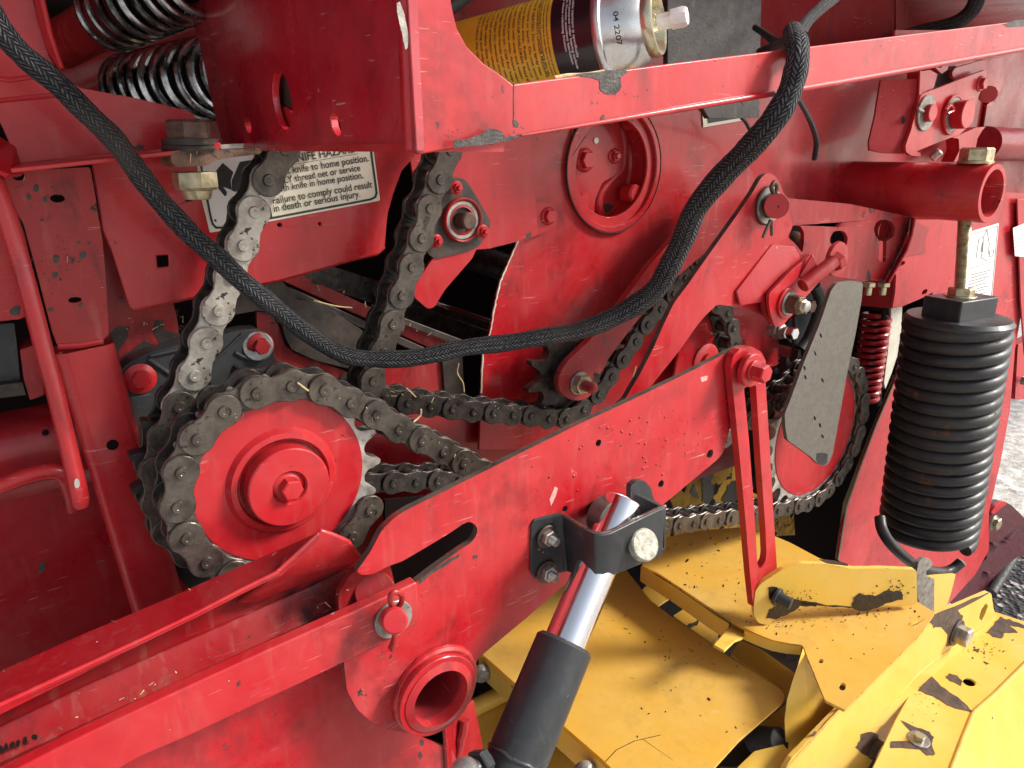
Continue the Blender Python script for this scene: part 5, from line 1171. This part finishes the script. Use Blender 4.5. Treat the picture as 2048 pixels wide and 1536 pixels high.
# ================================================================ RIGHT SHIELD
t = thing('tall_end_shield', 'tall sunlit red end shield standing behind the big spring', 'shield')
part('shield', lambda mb: plate(mb, rnd([(1925, 380), (2300, 400), (2300, 540), (2044, 620), (2030, 700), (2020, 820), (2002, 920), (1978, 1025), (1978, 1100), (1950, 1150), (1890, 1216), (1800, 1200), (1676, 1120), (1684, 1050), (1700, 1000), (1722, 930), (1752, 850), (1792, 757), (1850, 640)], 4), .588, .004), 'redpaint', t, .001)
part('bent_edge', lambda mb: s3(mb, [(1792, 757, .586), (1752, 850, .586), (1722, 930, .586), (1693, 1012, .586), (1676, 1120, .586), (1670, 1118, .60), (1686, 1005, .60), (1745, 850, .60), (1786, 750, .60)], .002), 'pale', t)
part('upright', lambda mb: plate(mb, q(6, (2010, -300), (2150, -300), (2200, 600), (2055, 620), (2030, 300)), .580, .003), 'redpaint', t, .001)
part('upper_cover', lambda mb: plate(mb, [(1790, 120), (1988, 120), (1960, 300), (2400, 300), (2400, 60), (1790, 60)], .634, .004), 'redpaint', t, .001)
d = thing('maintenance_label', 'white instruction label with line drawing right of the hanger rod', 'warning label')
part('label_sheet', lambda mb: plate(mb, rnd([(1944, 462), (1998, 446), (1983, 610), (1930, 600)], 2), .5872, .0003), 'decalwhite', d)
def f(mb):
    line(mb, [(1948, 468), (1996, 452)], .5868, 1); line(mb, [(1996, 452), (1982, 606)], .5868, 1); line(mb, [(1939, 538), (1988, 522)], .5868, 1)
    line(mb, [(1952, 520), (1958, 478), (1967, 474), (1974, 459), (1979, 488), (1977, 508)], .5868, 1)
    line(mb, [(1967, 474), (1966, 500), (1962, 515), (1974, 522)], .5868, 1.2); line(mb, [(1966, 486), (1963, 503)], .5868, 3)
    line(mb, [(1980, 502), (1988, 500), (1986, 512), (1979, 513), (1980, 502)], .5868, 1)
    for i in range(8): line(mb, [(1942-i*1.1, 550+i*6.4), (1982-i*.9-(i*7 % 11), 540+i*6.4)], .5868, 1.4)
part('drawing', f, 'inkgrey', d)
d = thing('edge_label', 'white label cut by the right edge of the picture on the end shield', 'warning label')
part('label_sheet', lambda mb: plate(mb, [(2026, 456), (2100, 425), (2100, 520), (2030, 512)], .5792, .0003), 'decalwhite', d)
part('small_print', lambda mb: [line(mb, [(2030, 474+i*7), (2046, 469+i*7)], .5789, 1) for i in range(5)], 'inkgrey', d)
# dark red step bracket at the right edge
t = thing('wheel_bracket', 'dark maroon wheel bracket with zinc bolt at the right edge by the ground', 'bracket')
part('plate', lambda mb: plate(mb, rnd(q('G', (380, 150), (500, 120), (560, 60), (650, 30), (700, 60), (830, 190), (900, 230), (900, 500), (560, 760), (440, 960), (200, 1100), (60, 1060), (250, 800), (440, 600)), 4), .66, .03), 'maroon', t, .002)
part('lip', lambda mb: plate(mb, rnd(q('G', (480, 130), (530, 60), (600, 10), (660, 30), (600, 70), (510, 150)), 3), .655, .008), 'redpaint', t, .001)
x, y = q('G', (505, 232))[0]; bolt(t, x, y, .650, 13, h=.012, washer=16, mats=('goldzinc', 'zinc'))
for pp in (((500, 435), (600, 465), (590, 490), (510, 470)), ((660, 400), (760, 300), (790, 310), (700, 410)), ((445, 740), (520, 755), (530, 780), (450, 775)), ((630, 430), (650, 420), (668, 440), (650, 452))):
    part('tab', lambda mb: plate(mb, rnd(q('G', *pp), 2), .650, .012), 'maroon', t, .001)
t = thing('rubber_bar', 'black rubber bar slanting between the maroon bracket and the ground', 'rubber bar')
part('bar', lambda mb: cyl(mb, W(*q('G', (900, 280))[0], .70), W(*q('G', (480, 960))[0], .64), .013, 20), 'rubber', t)
t = thing('rear_fender_corner', 'slim red fittings at the right edge above the bright ground', 'fitting')
part('bar', lambda mb: plate(mb, rnd([(2036, 690), (2110, 650), (2110, 790), (2030, 800)], 3), .64, .02), 'redpaint', t, .002)
bolt(t, 2043, 760, .635, 9, h=.01, mats=('zinc',))
# ================================================================ YELLOW PICKUP HEADER
ZU, ZL = -.520, -.565
hU = lambda x, y: HZ(x, y, ZU); hL = lambda x, y: HZ(x, y, ZL)
t = thing('lower_yellow_deck', 'wide dusty yellow deck plate lying under the hydraulic cylinder', 'deck plate')
d1 = [(961, 1305), (1000, 1270), (1080, 1200), (1160, 1120), (1245, 1130), (1300, 1200), (1348, 1237), (1450, 1308), (1560, 1378), (1570, 1392), (1566, 1404), (1478, 1480), (1427, 1536), (1380, 1600), (1290, 1600), (1200, 1515), (1108, 1435)]
part('deck', lambda mb: sheet(mb, rnd(d1, 4, 3), hL, .003), 'yellowdirty', t, .0008)
def f(mb):
    A = [hL(x, y) for x, y in ((961, 1306), (1108, 1436), (1204, 1520), (1290, 1600))]; B = [p-UPW*.030 for p in A]
    n = (A[1]-A[0]).cross(UPW).normalized()*.003
    vs = A+B+[p+n for p in A]+[p+n for p in B]; k_ = 4; fs = []
    for i in range(3): fs += [[i, i+1, k_+i+1, k_+i], [2*k_+i, 3*k_+i, 3*k_+i+1, 2*k_+i+1], [k_+i, k_+i+1, 3*k_+i+1, 3*k_+i]]
    fs += [[0, k_, 3*k_, 2*k_]]; mb.add(vs, fs)
part('front_lip', f, 'yellow', t, .0008)
for x, y in ((962, 1337), (1172, 1530)): part('rivet', lambda mb: lathe(mb, hL(x, y-8)-UPW*.014, Vector((-.5, -.8, 0)), [(.011, -.004), (.011, 0), (.009, .003), (0, .004)], 20), 'greywasher', t)
part('scratches', lambda mb: [sheet(mb, [a, (a[0]+1.2, a[1]+.5), (b[0]+1.2, b[1]+.8), b], lambda x, y: hL(x, y)+UPW*.0003, .0002) for a, b in (((1210, 1524), (1232, 1500)), ((1232, 1500), (1268, 1482)), ((1268, 1482), (1320, 1470)), ((1285, 1478), (1345, 1520)))], 'brownsteel', t)
def specks(fnw, xs, ys, n, seed, rmax=2.6):
    rr_ = random.Random(seed)
    def g(mb):
        for i in range(n):
            x, y = rr_.uniform(*xs), rr_.uniform(*ys); r = rr_.uniform(.7, rmax)*(1 if rr_.random() < .85 else 1.7)
            a = rr_.random()*3
            sheet(mb, [(x+dx_+rr_.uniform(-.5, .5), y+dy_+rr_.uniform(-.4, .4)) for dx_, dy_ in [(p[0]-x, p[1]-y) for p in el(x, y, r*1.4, r*.7, a, 7)]], lambda u, v: fnw(u, v)+UPW*.0004, .0002)
    return g
part('dirt_specks', specks(hL, (1260, 1480), (1230, 1480), 22, 3, 1.9), 'greasechip', t)
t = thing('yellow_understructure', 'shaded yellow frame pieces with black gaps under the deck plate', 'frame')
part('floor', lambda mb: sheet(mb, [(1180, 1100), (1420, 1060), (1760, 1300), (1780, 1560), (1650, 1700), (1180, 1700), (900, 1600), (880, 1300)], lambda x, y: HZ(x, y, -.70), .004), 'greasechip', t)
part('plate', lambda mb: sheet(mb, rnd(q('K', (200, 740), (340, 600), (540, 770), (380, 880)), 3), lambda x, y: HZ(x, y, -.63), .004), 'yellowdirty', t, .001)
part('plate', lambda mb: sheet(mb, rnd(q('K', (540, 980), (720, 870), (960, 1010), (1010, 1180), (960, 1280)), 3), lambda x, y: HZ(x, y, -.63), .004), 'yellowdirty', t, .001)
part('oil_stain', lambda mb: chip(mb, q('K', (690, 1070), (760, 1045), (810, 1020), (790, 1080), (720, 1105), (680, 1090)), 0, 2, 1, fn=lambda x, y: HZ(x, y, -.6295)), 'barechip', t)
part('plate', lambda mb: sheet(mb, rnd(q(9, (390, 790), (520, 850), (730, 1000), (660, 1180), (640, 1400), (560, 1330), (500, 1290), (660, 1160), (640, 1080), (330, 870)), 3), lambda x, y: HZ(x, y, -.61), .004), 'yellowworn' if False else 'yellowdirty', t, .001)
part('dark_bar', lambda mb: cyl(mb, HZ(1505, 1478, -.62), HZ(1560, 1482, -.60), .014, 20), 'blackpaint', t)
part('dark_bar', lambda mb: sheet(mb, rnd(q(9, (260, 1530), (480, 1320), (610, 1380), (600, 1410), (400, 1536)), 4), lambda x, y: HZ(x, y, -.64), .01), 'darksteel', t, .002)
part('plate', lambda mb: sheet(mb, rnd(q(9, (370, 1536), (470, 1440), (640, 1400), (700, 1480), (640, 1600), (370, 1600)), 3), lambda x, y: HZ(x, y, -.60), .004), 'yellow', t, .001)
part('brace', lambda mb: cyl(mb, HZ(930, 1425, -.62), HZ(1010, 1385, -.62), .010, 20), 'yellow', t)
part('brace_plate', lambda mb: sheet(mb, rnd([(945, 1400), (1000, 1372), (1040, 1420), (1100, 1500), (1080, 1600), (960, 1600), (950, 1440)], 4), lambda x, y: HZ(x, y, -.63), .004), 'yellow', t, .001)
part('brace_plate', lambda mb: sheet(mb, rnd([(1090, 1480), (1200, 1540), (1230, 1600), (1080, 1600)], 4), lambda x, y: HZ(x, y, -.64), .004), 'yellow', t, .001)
t = thing('yellow_back_wall', 'oily yellow wall in shade between the arm plate and the slotted link', 'wall panel')
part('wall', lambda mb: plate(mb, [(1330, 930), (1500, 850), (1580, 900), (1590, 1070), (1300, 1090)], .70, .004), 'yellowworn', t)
def f(mb):
    chip(mb, q('M', (800, 750), (860, 700), (940, 720), (900, 800), (960, 860), (940, 1000), (880, 1090), (800, 1040), (790, 900)), .6985, 1, 2)
    chip(mb, q('M', (1110, 880), (1180, 780), (1240, 780), (1270, 900), (1260, 1050), (1100, 1060), (1030, 1020)), .6985, 2, 2)
    chip(mb, q('M', (640, 930), (700, 810), (710, 900), (760, 1010), (720, 1000)), .6985, 3, 1)
    chip(mb, q('M', (1100, 250), (1230, 250), (1240, 520), (1090, 470)), .6985, 4, 1)
part('oil_stain', f, 'greasechip', t)
t = thing('upper_yellow_deck', 'sloped dusty yellow deck with rust-black patches below the slotted link', 'deck plate')
d2 = [(1283, 1132), (1300, 1105), (1332, 1075), (1390, 1062), (1485, 1054), (1530, 1064), (1580, 1085), (1640, 1117), (1740, 1140), (1830, 1200), (1870, 1225), (1840, 1270), (1760, 1350), (1690, 1420), (1650, 1400), (1605, 1290), (1575, 1286), (1545, 1280), (1520, 1270), (1480, 1252), (1420, 1215), (1350, 1168), (1315, 1145)]
part('deck', lambda mb: sheet(mb, rnd(d2, 4, 3), hU, .003, 0, [el(1642, 1322, 5, 4.5, 0, 12), el(1685, 1373, 7, 8, 0, 14)]), 'yellowdirty', t, .0008)
def lipf(pts, h, th=.003, n_=None):
    def g(mb):
        A = [hU(x, y) for x, y in pts]; B = [p-UPW*h for p in A]; k_ = len(A); n = Vector((.3, .6, 0)).normalized()*th
        vs = A+B+[p+n for p in A]+[p+n for p in B]; fs = []
        for i in range(k_-1): fs += [[i, i+1, k_+i+1, k_+i], [2*k_+i, 3*k_+i, 3*k_+i+1, 2*k_+i+1], [k_+i, k_+i+1, 3*k_+i+1, 3*k_+i]]
        fs += [[0, k_, 3*k_, 2*k_], [k_-1, 3*k_-1, 4*k_-1, 2*k_-1]]; mb.add(vs, fs)
    return g
part('front_lip', lipf([(1283, 1134), (1350, 1176), (1420, 1224), (1458, 1248)], .022), 'yellow', t, .0008)
part('curved_lip', lipf([(1490, 1262), (1520, 1275), (1545, 1284), (1575, 1290), (1604, 1292)], .012), 'yellow', t, .0008)
part('gusset', lambda mb: s3(mb, [(*p, Y) for p, Y in zip(q('K', (955, 1275), (1160, 1045), (1320, 1160), (1290, 1190), (1180, 1230), (1070, 1335)), (.42, .46, .43, .425, .42, .405))], .003), 'yellow', t, .001)
part('dirt_specks', specks(hU, (1330, 1490), (1075, 1230), 26, 9, 2.2), 'greasechip', t)
part('dirt_specks', lambda mb: (spatter(mb, 1560, 1250, 60, 14, 30, 0, 7, 2.4, lambda x, y: hU(x, y)+UPW*.0004), spatter(mb, 1740, 1225, 90, 12, 40, 0, 8, 2.4, lambda x, y: hU(x, y)+UPW*.0004)), 'greasechip', t)
part('dirt_specks', specks(hU, (1620, 1780), (1230, 1330), 12, 19, 1.6), 'greasechip', t)
# upright tab on the deck
bA, bB = hU(1518, 1246), hU(1836, 1212); nT = (bB-bA).cross(UPW).normalized()
tb = lambda x, y: PN(x, y, bA, nT)
part('upright_tab', lambda mb: sheet(mb, rnd([(1503, 1205), (1506, 1175), (1520, 1158), (1560, 1133), (1600, 1121), (1640, 1123), (1700, 1132), (1760, 1131), (1826, 1134), (1828, 1200), (1815, 1206), (1760, 1204), (1700, 1212), (1650, 1208), (1600, 1202), (1560, 1220), (1530, 1244), (1512, 1240), (1503, 1225)], 6), tb, -.006), 'yellow', t, .0012)
def f(mb):
    for pts, sd in (([(552, 480), (600, 478), (640, 520), (690, 545), (740, 560), (840, 572), (830, 595), (740, 592), (700, 620), (640, 650), (600, 668), (540, 660), (560, 610), (600, 590), (570, 570), (550, 530)], 1), ([(1040, 600), (1050, 545), (1090, 515), (1120, 530), (1180, 530), (1260, 500), (1330, 505), (1340, 550), (1240, 575), (1190, 600), (1120, 620), (1080, 625)], 2), ([(740, 566), (900, 585), (1040, 596), (1035, 603), (880, 595), (745, 578)], 3), ([(1150, 645), (1200, 640), (1240, 655), (1180, 662)], 5), ([(1395, 625), (1440, 632), (1480, 650), (1440, 648)], 6)):
        P = q(9, *pts); chip(mb, P, 0, sd, 1.6, fn=lambda x, y: tb(x, y)-nT*(.0068 if nT.y > 0 else -.0068) if False else PN(x, y, bA+Vector((0, -.0072, 0)), nT))
    ff = lambda x, y: PN(x, y, bA+Vector((0, -.0072, 0)), nT)
    spatter(mb, 1790, 1180, 30, 22, 60, 0, 4, 2.2, ff); spatter(mb, 1590, 1195, 40, 14, 50, 0, 5, 2.2, ff); spatter(mb, 1740, 1195, 40, 10, 40, 0, 6, 1.8, ff)
part('grease_stain', f, 'greasechip', t)
def f(mb):
    chip(mb, q(9, (845, 318), (940, 325), (1020, 345), (1015, 358), (900, 345)), 0, 7, .6, fn=lambda x, y: PN(x, y, bA+Vector((0, -.0072, 0)), nT))
part('edge_stain', f, 'barebrown', t)
cS = PN(1552, 1192, bA+Vector((0, -.006, 0)), nT)
part('tab_stud', lambda mb: (cyl(mb, cS, cS+Vector((.1, -1, -.1)).normalized()*.004, .0105, 28), cyl(mb, cS, cS+Vector((.25, -1, -.2)).normalized()*.018, .0068, 24), mb)[-1], 'blackpaint', t)
part('end_plate', lambda mb: plate(mb, rnd(q(9, (1430, 430), (1520, 415), (1650, 405), (1620, 520), (1590, 610), (1515, 640), (1420, 560)), 2), .395, .004), 'yellow', t, .001)
t = thing('hook_strap', 'worn grey steel strap joining the spring hook to the yellow deck', 'strap')
part('strap', lambda mb: plate(mb, rnd(q(9, (1415, 420), (1430, 340), (1460, 308), (1500, 315), (1515, 345), (1500, 370), (1475, 385), (1478, 425), (1525, 430), (1522, 640), (1440, 600), (1425, 520)), 4), .388, .005), 'greywasher', t, .001)
# folded gusset cone
t = thing('folded_yellow_gusset', 'creased cone-shaped yellow gusset under the edge of the upper deck', 'gusset')
def f(mb):
    ap = (1606, 1296, .364); L = [(1596, 1330, .360), (1584, 1365, .356), (1574, 1400, .353), (1569, 1440, .350), (1571, 1480, .347), (1577, 1515, .344), (1600, 1560, .342)]
    mid = [(1611, 1320, .360), (1613, 1350, .353), (1615, 1385, .346), (1619, 1430, .341), (1622, 1470, .338), (1626, 1510, .336), (1640, 1560, .334)]
    Rr = [(1616, 1325, .362), (1632, 1355, .358), (1655, 1380, .353), (1690, 1402, .347), (1690, 1440, .342), (1680, 1490, .338), (1670, 1560, .334)]
    vs = [W(*ap)]+[W(*p) for p in L]+[W(*p) for p in mid]+[W(*p) for p in Rr]; n = 7; fs = [[0, 1, 1+n], [0, 1+n, 1+2*n]]
    for i in range(n-1): fs += [[1+i, 2+i, 2+n+i, 1+n+i], [1+n+i, 2+n+i, 2+2*n+i, 1+2*n+i]]
    mb.add(vs, fs)
part('sheet', f, 'yellow', t, 0, None, 25)
# front rail
YRL = .318
t = thing('yellow_front_rail', 'bright yellow front rail with rust-worn top edge and two big bolts', 'rail')
rl = q(9, (650, 1545), (690, 1480), (900, 1265), (1110, 1050), (1270, 850), (1410, 700), (1500, 655), (1840, 508), (1858, 520), (1870, 600), (1880, 640), (1912, 662), (1830, 735), (1640, 880), (1520, 980), (1450, 1040), (1380, 1170), (1320, 1260), (1250, 1390), (1170, 1480), (1100, 1600), (640, 1600))
part('web', lambda mb: plate(mb, rnd(rl, 2, 2), YRL, .005, [rnd(q(9, (1785, 660), (1800, 610), (1825, 575), (1838, 590), (1820, 640), (1800, 680)), 2)]), 'yellow', t, .0012)
part('rear_flange', lambda mb: strip(mb, [(*p, YRL-.0005) for p in q(9, (655, 1540), (900, 1262), (1110, 1050), (1412, 700))], [(*p, YRL+.012) for p in q(9, (640, 1525), (880, 1248), (1090, 1036), (1395, 690))], 0, .002), 'yellowdirty', t)
part('fold', lambda mb: s3(mb, [(*p, Y) for p, Y in zip(q(9, (1900, 665), (1480, 1030), (1300, 1270), (1160, 1310), (1310, 1130), (1420, 1000), (1560, 880)), (.3165, .3165, .3165, .3175, .3175, .3175, .3175))], .001), 'yellow', t, .0005)
def f(mb):
    chip(mb, q(9, (1410, 700), (1500, 652), (1700, 568), (1838, 510), (1845, 520), (1660, 612), (1690, 650), (1690, 720), (1640, 810), (1590, 830), (1600, 760), (1560, 710), (1520, 720), (1500, 690), (1425, 715)), YRL-.0003, 3, 1.4)
    chip(mb, q(9, (1095, 1345), (1150, 1325), (1200, 1350), (1180, 1470), (1120, 1470), (1060, 1420), (1085, 1380)), YRL-.0003, 4, 1.4)
    for a, b in ((1105, 1040), (1030, 1115), (965, 1190), (820, 1340), (1340, 790)): chip(mb, q(9, (a-14, b), (a+6, b-18), (a+22, b), (a-2, b+16)), YRL-.0003, a, .6)
part('bare_patch_stain', f, 'barebrown', t)
bolt(t, *q(9, (1650, 745))[0], YRL, 20, h=.014, washer=28, mats=('zinc', 'barebrown'), rot=.2)
c_ = W(*q(9, (1170, 1425))[0], YRL)
part('spacer', lambda mb: cyl(mb, c_, c_+NY*.010, .0125, 30), 'barebrown', t)
part('washer', lambda mb: cyl(mb, c_+NY*.010, c_+NY*.013, .0155, 36), 'zinc', t)
cbolt(t, c_+NY*.013, .0080, .008, 'zinc', .4)
part('stud', lambda mb: thread(mb, c_+NY*.020, NY, .0045, .012, .0016), 'zinc', t)
# housing
t = thing('yellow_wind_guard_housing', 'yellow housing with large peeled brown patches and black script lettering in the lower right corner', 'housing')
ridge = [(2140, 1240), (2048, 1330), (1990, 1388), (1948, 1424), (1925, 1480), (1895, 1560), (1860, 1640)]
back = [(2140, 1190), (2048, 1250), (2000, 1228), (1965, 1245), (1890, 1320), (1845, 1365), (1800, 1430), (1760, 1520), (1700, 1640)]
rg3 = [W(x, y, .262) for x, y in ridge]
top3 = [(2140, 1190, .33), (2048, 1243, .322), (1990, 1235, .3135), (1945, 1260, .3135), (1880, 1322, .3135), (1845, 1362, .3135), (1805, 1440, .3100), (1760, 1520, .305), (1700, 1640, .300)]
P0 = W(2000, 1235, .3140); P1_ = W(1820, 1400, .3135); P2 = W(1948, 1420, .262)
nH = (P1_-P0).cross(P2-P0).normalized(); hs_ = lambda x, y: PN(x, y, P0, nH)
part('top_slope', lambda mb: sheet(mb, [(2140, 1170), (2048, 1242), (1975, 1218), (1950, 1240), (1880, 1300), (1840, 1350), (1790, 1440), (1740, 1545), (1700, 1640), (1860, 1640), (1895, 1560), (1925, 1480), (1948, 1424), (1990, 1388), (2048, 1330), (2140, 1240)], hs_, .003, 0, [el(1938, 1364, 13, 7, .35, 14)]), 'yellow', t, .001)
RG = [hs_(x, y) for x, y in ridge]
def f(mb):
    B = [p+Vector((.02, -.06, -.16)) for p in RG]; n = len(RG); vs = RG+B; mb.add(vs, [[i, i+1, n+i+1, n+i] for i in range(n-1)])
part('front_slope', f, 'yellow', t, 0, None, 60)
part('ridge_bead', lambda mb: tube(mb, RG, .0025, 10), 'yellow', t)
up = lambda e: (lambda x, y: PN(x, y, P0+nH*(e if nH.z > 0 else -e), nH))
def f(mb):
    chip(mb, q(9, (1830, 745), (1870, 700), (1910, 655), (1960, 670), (2044, 700), (2100, 730), (2044, 720), (1960, 700), (2010, 745), (1940, 745), (1920, 780), (1870, 770)), 0, 1, 1.5, fn=up(.0006))
    chip(mb, q(9, (1590, 1010), (1610, 985), (1660, 1000), (1690, 1035), (1680, 1055), (1630, 1035)), 0, 2, 1.2, fn=up(.0006))
    chip(mb, q(9, (1430, 1085), (1500, 990), (1560, 1060), (1640, 1110), (1700, 1160), (1740, 1200), (1765, 1230), (1730, 1210), (1690, 1195), (1620, 1180), (1550, 1140), (1500, 1110)), 0, 3, 1.4, fn=up(.0006))
    chip(mb, q(9, (1330, 1262), (1420, 1300), (1500, 1330), (1520, 1360), (1505, 1400), (1530, 1460), (1480, 1465), (1440, 1430), (1270, 1420), (1265, 1385), (1390, 1380), (1400, 1340)), 0, 4, 1.4, fn=up(.0006))
    chip(mb, q(9, (1755, 842), (1790, 838), (1780, 865)), 0, 5, .6, fn=up(.0006)); chip(mb, q(9, (1810, 912), (1845, 925), (1830, 934)), 0, 6, .6, fn=up(.0006))
    spatter(mb, 1960, 1300, 70, 30, 60, 0, 9, 2.4, up(.0006)); spatter(mb, 1850, 1400, 40, 50, 40, 0, 10, 1.8, up(.0006))
part('bare_patch_stain', f, 'barebrown', t)
cc_ = hs_(*q(9, (1432, 1375))[0]); nn_ = nH if nH.z > 0 else -nH
part('slot_dark', lambda mb: sheet(mb, el(1938, 1366, 16, 9, .35, 14), up(-.006), .002), 'cavity', t)
part('washer', lambda mb: cyl(mb, cc_, cc_+nn_*.002, .0115, 32), 'zinc', t)
cbolt(t, cc_+nn_*.002, .0058, .006, 'goldzinc', .2, 0, nn_)
# partial script lettering
nF = ((RG[3]-RG[5]).cross(Vector((.02, -.06, -.16)))).normalized(); 
lf = lambda x, y: PN(x, y, RG[4]+(nF if nF.dot(RG[4]) < 0 else -nF)*.0006, nF)
def f(mb):
    for pts in (((1850, 1130), (1855, 1150), (1815, 1210), (1810, 1240), (1835, 1255), (1825, 1275), (1775, 1300), (1750, 1285), (1700, 1340), (1690, 1390), (1760, 1410), (1720, 1640), (1600, 1640), (1605, 1520), (1650, 1390), (1750, 1220)),
                ((1855, 1330), (1868, 1330), (1810, 1640), (1780, 1640)), ((1885, 1375), (1900, 1380), (1850, 1640), (1825, 1640)), ((2060, 1180), (2060, 1260), (2000, 1370), (1920, 1560), (1890, 1640), (1870, 1640), (1935, 1380), (1990, 1320))):
        sheet(mb, q('H', *pts), lf, .0002)
part('lettering', f, 'inkgrey', t)

# bits of straw caught in the works
def straw(label, pts, Y, r=.0007):
    s_ = solo('straw', tube(MB(), spline([W(x, y, Y+random.uniform(-.002, .002)) for x, y in pts], 4), r, 6), 'straw', label, 'straw', 'dry straw caught on the machine')
straw('long straw lying along the beam edge under the spray can', q('E', (900, 612), (1000, 592), (1150, 585), (1290, 560)), .396, .0011)
straw('thin straw sticking to the beam face below the can', q('E', (915, 615), (960, 700), (1005, 790)), .398)
straw('straw stuck between the rising chain and the arm edge', q(5, (1820, 680), (1790, 780), (1762, 870)), .57, .0012)
straw('straw poking from the top of the front chain', q('D', (1325, 1165), (1320, 1210), (1270, 1258)), .487)
straw('straw on the level dark chain', q('D', (1215, 1010), (1250, 1040), (1285, 1075)), .58)
straw('bent straw hanging at the torn sheet edge', q('D', (1600, 830), (1590, 900), (1630, 970), (1640, 1040)), .63)
straw('straw lying across the brown floor bar', q('D', (540, 370), (700, 410), (820, 422)), .65)
straw('short straw on the outer chain link', q('D', (420, 970), (460, 1000), (500, 1030)), .493)

# chaff settled on ledges and caught in the works: nobody could count it
def chaff(mb):
    rr = random.Random(21)
    L = [(1045, 275, 1500, 200, .347, 6, 30), (700, 735, 900, 700, .640, 14, 60), (620, 560, 900, 690, .65, 16, 90), (770, 785, 1130, 830, .586, 9, 90), (330, 612, 380, 690, .645, 26, 30), (225, 655, 350, 640, .648, 24, 50),
         (650, 780, 930, 915, .496, 12, 26), (380, 900, 560, 770, .496, 14, 16), (70, 1480, 700, 1180, .4365, 8, 60), (0, 1360, 640, 1075, .487, 16, 50), 
         (1250, 700, 1500, 400, .590, 9, 50), (1180, 440, 1260, 450, .672, 14, 40), (1065, 1100, 1100, 1100, .434, 16, 16), (1530, 380, 1600, 520, .499, 12, 14), (1330, 1035, 1540, 1020, .524, 8, 40),
         (385, 300, 520, 302, .545, 8, 26), (1200, 1225, 1420, 1320, 0, 40, 50), (1400, 1120, 1700, 1250, 1, 40, 60), (1150, 500, 1250, 620, .639, 30, 14), (30, 345, 200, 600, .605, 20, 20)]
    for x0, y0, x1, y1, Y, sp, n in L:
        for _ in range(int(n*.7)):
            t_ = rr.random(); x, y = x0+(x1-x0)*t_+rr.gauss(0, sp*.4), y0+(y1-y0)*t_+rr.gauss(0, sp*.4)
            p = HZ(x, y, -.5645) if Y == 0 else HZ(x, y, -.5195) if Y == 1 else W(x, y, Y-rr.uniform(.0002, .0012))
            a = rr.uniform(0, 6.28); l = rr.choice([.001, .0015, .0015, .002, .003, .006]); d = Vector((math.cos(a), rr.uniform(-.25, .05), math.sin(a)))*l if Y > 1.01 or (Y not in (0, 1)) else Vector((math.cos(a), math.sin(a), rr.uniform(.02, .15)))*l
            w = Vector((-d.z, 0, d.x)).normalized()*rr.uniform(.0001, .00035) if Y not in (0, 1) else Vector((-d.y, d.x, 0)).normalized()*rr.uniform(.0002, .0005)
            up_ = NY*.0003 if Y not in (0, 1) else UPW*.0003
            mb.add([p-w, p+w, p+d+w*.6, p+d-w*.6, p-w+up_, p+w+up_, p+d+w*.6+up_, p+d-w*.6+up_], [[4, 5, 6, 7], [0, 3, 2, 1], [0, 1, 5, 4], [2, 3, 7, 6], [1, 2, 6, 5], [3, 0, 4, 7]], rr.choice([0, 1, 1, 2, 2]))
mb = MB(); chaff(mb); co = build('chaff', mb, ['straw', 'grime', 'rust']); co['kind'] = 'stuff'; co['label'] = 'chaff and dry dirt caught on ledges and in the works'; co['category'] = 'chaff'
# ---------------------------------------------------------------- origins at each thing's base
bpy.context.view_layer.update()
def kids(o): return [c for c in S.objects if c.parent == o]
KM = {}
for o in S.objects:
    if o.parent: KM.setdefault(o.parent.name, []).append(o)
def bbox(o):
    pts = [v.co for v in o.data.vertices] if o.type == 'MESH' else []
    lo = [min(p[i] for p in pts) for i in range(3)] if pts else [1e9]*3; hi = [max(p[i] for p in pts) for i in range(3)] if pts else [-1e9]*3
    for c in KM.get(o.name, []):
        l2, h2 = bbox(c); lo = [min(a, b) for a, b in zip(lo, l2)]; hi = [max(a, b) for a, b in zip(hi, h2)]
    return lo, hi
def settle(o, pw):
    lo, hi = bbox(o)
    w = Vector(((lo[0]+hi[0])/2, (lo[1]+hi[1])/2, lo[2])) if lo[0] < 1e8 else pw
    for c in KM.get(o.name, []): settle(c, w)
    if o.type == 'MESH': o.data.transform(Matrix.Translation(-w))
    o.location = w-pw
for o in list(S.objects):
    if o.parent is None and o.type in ('MESH', 'EMPTY') and o.get('kind') != 'structure': settle(o, Vector((0, 0, 0)))
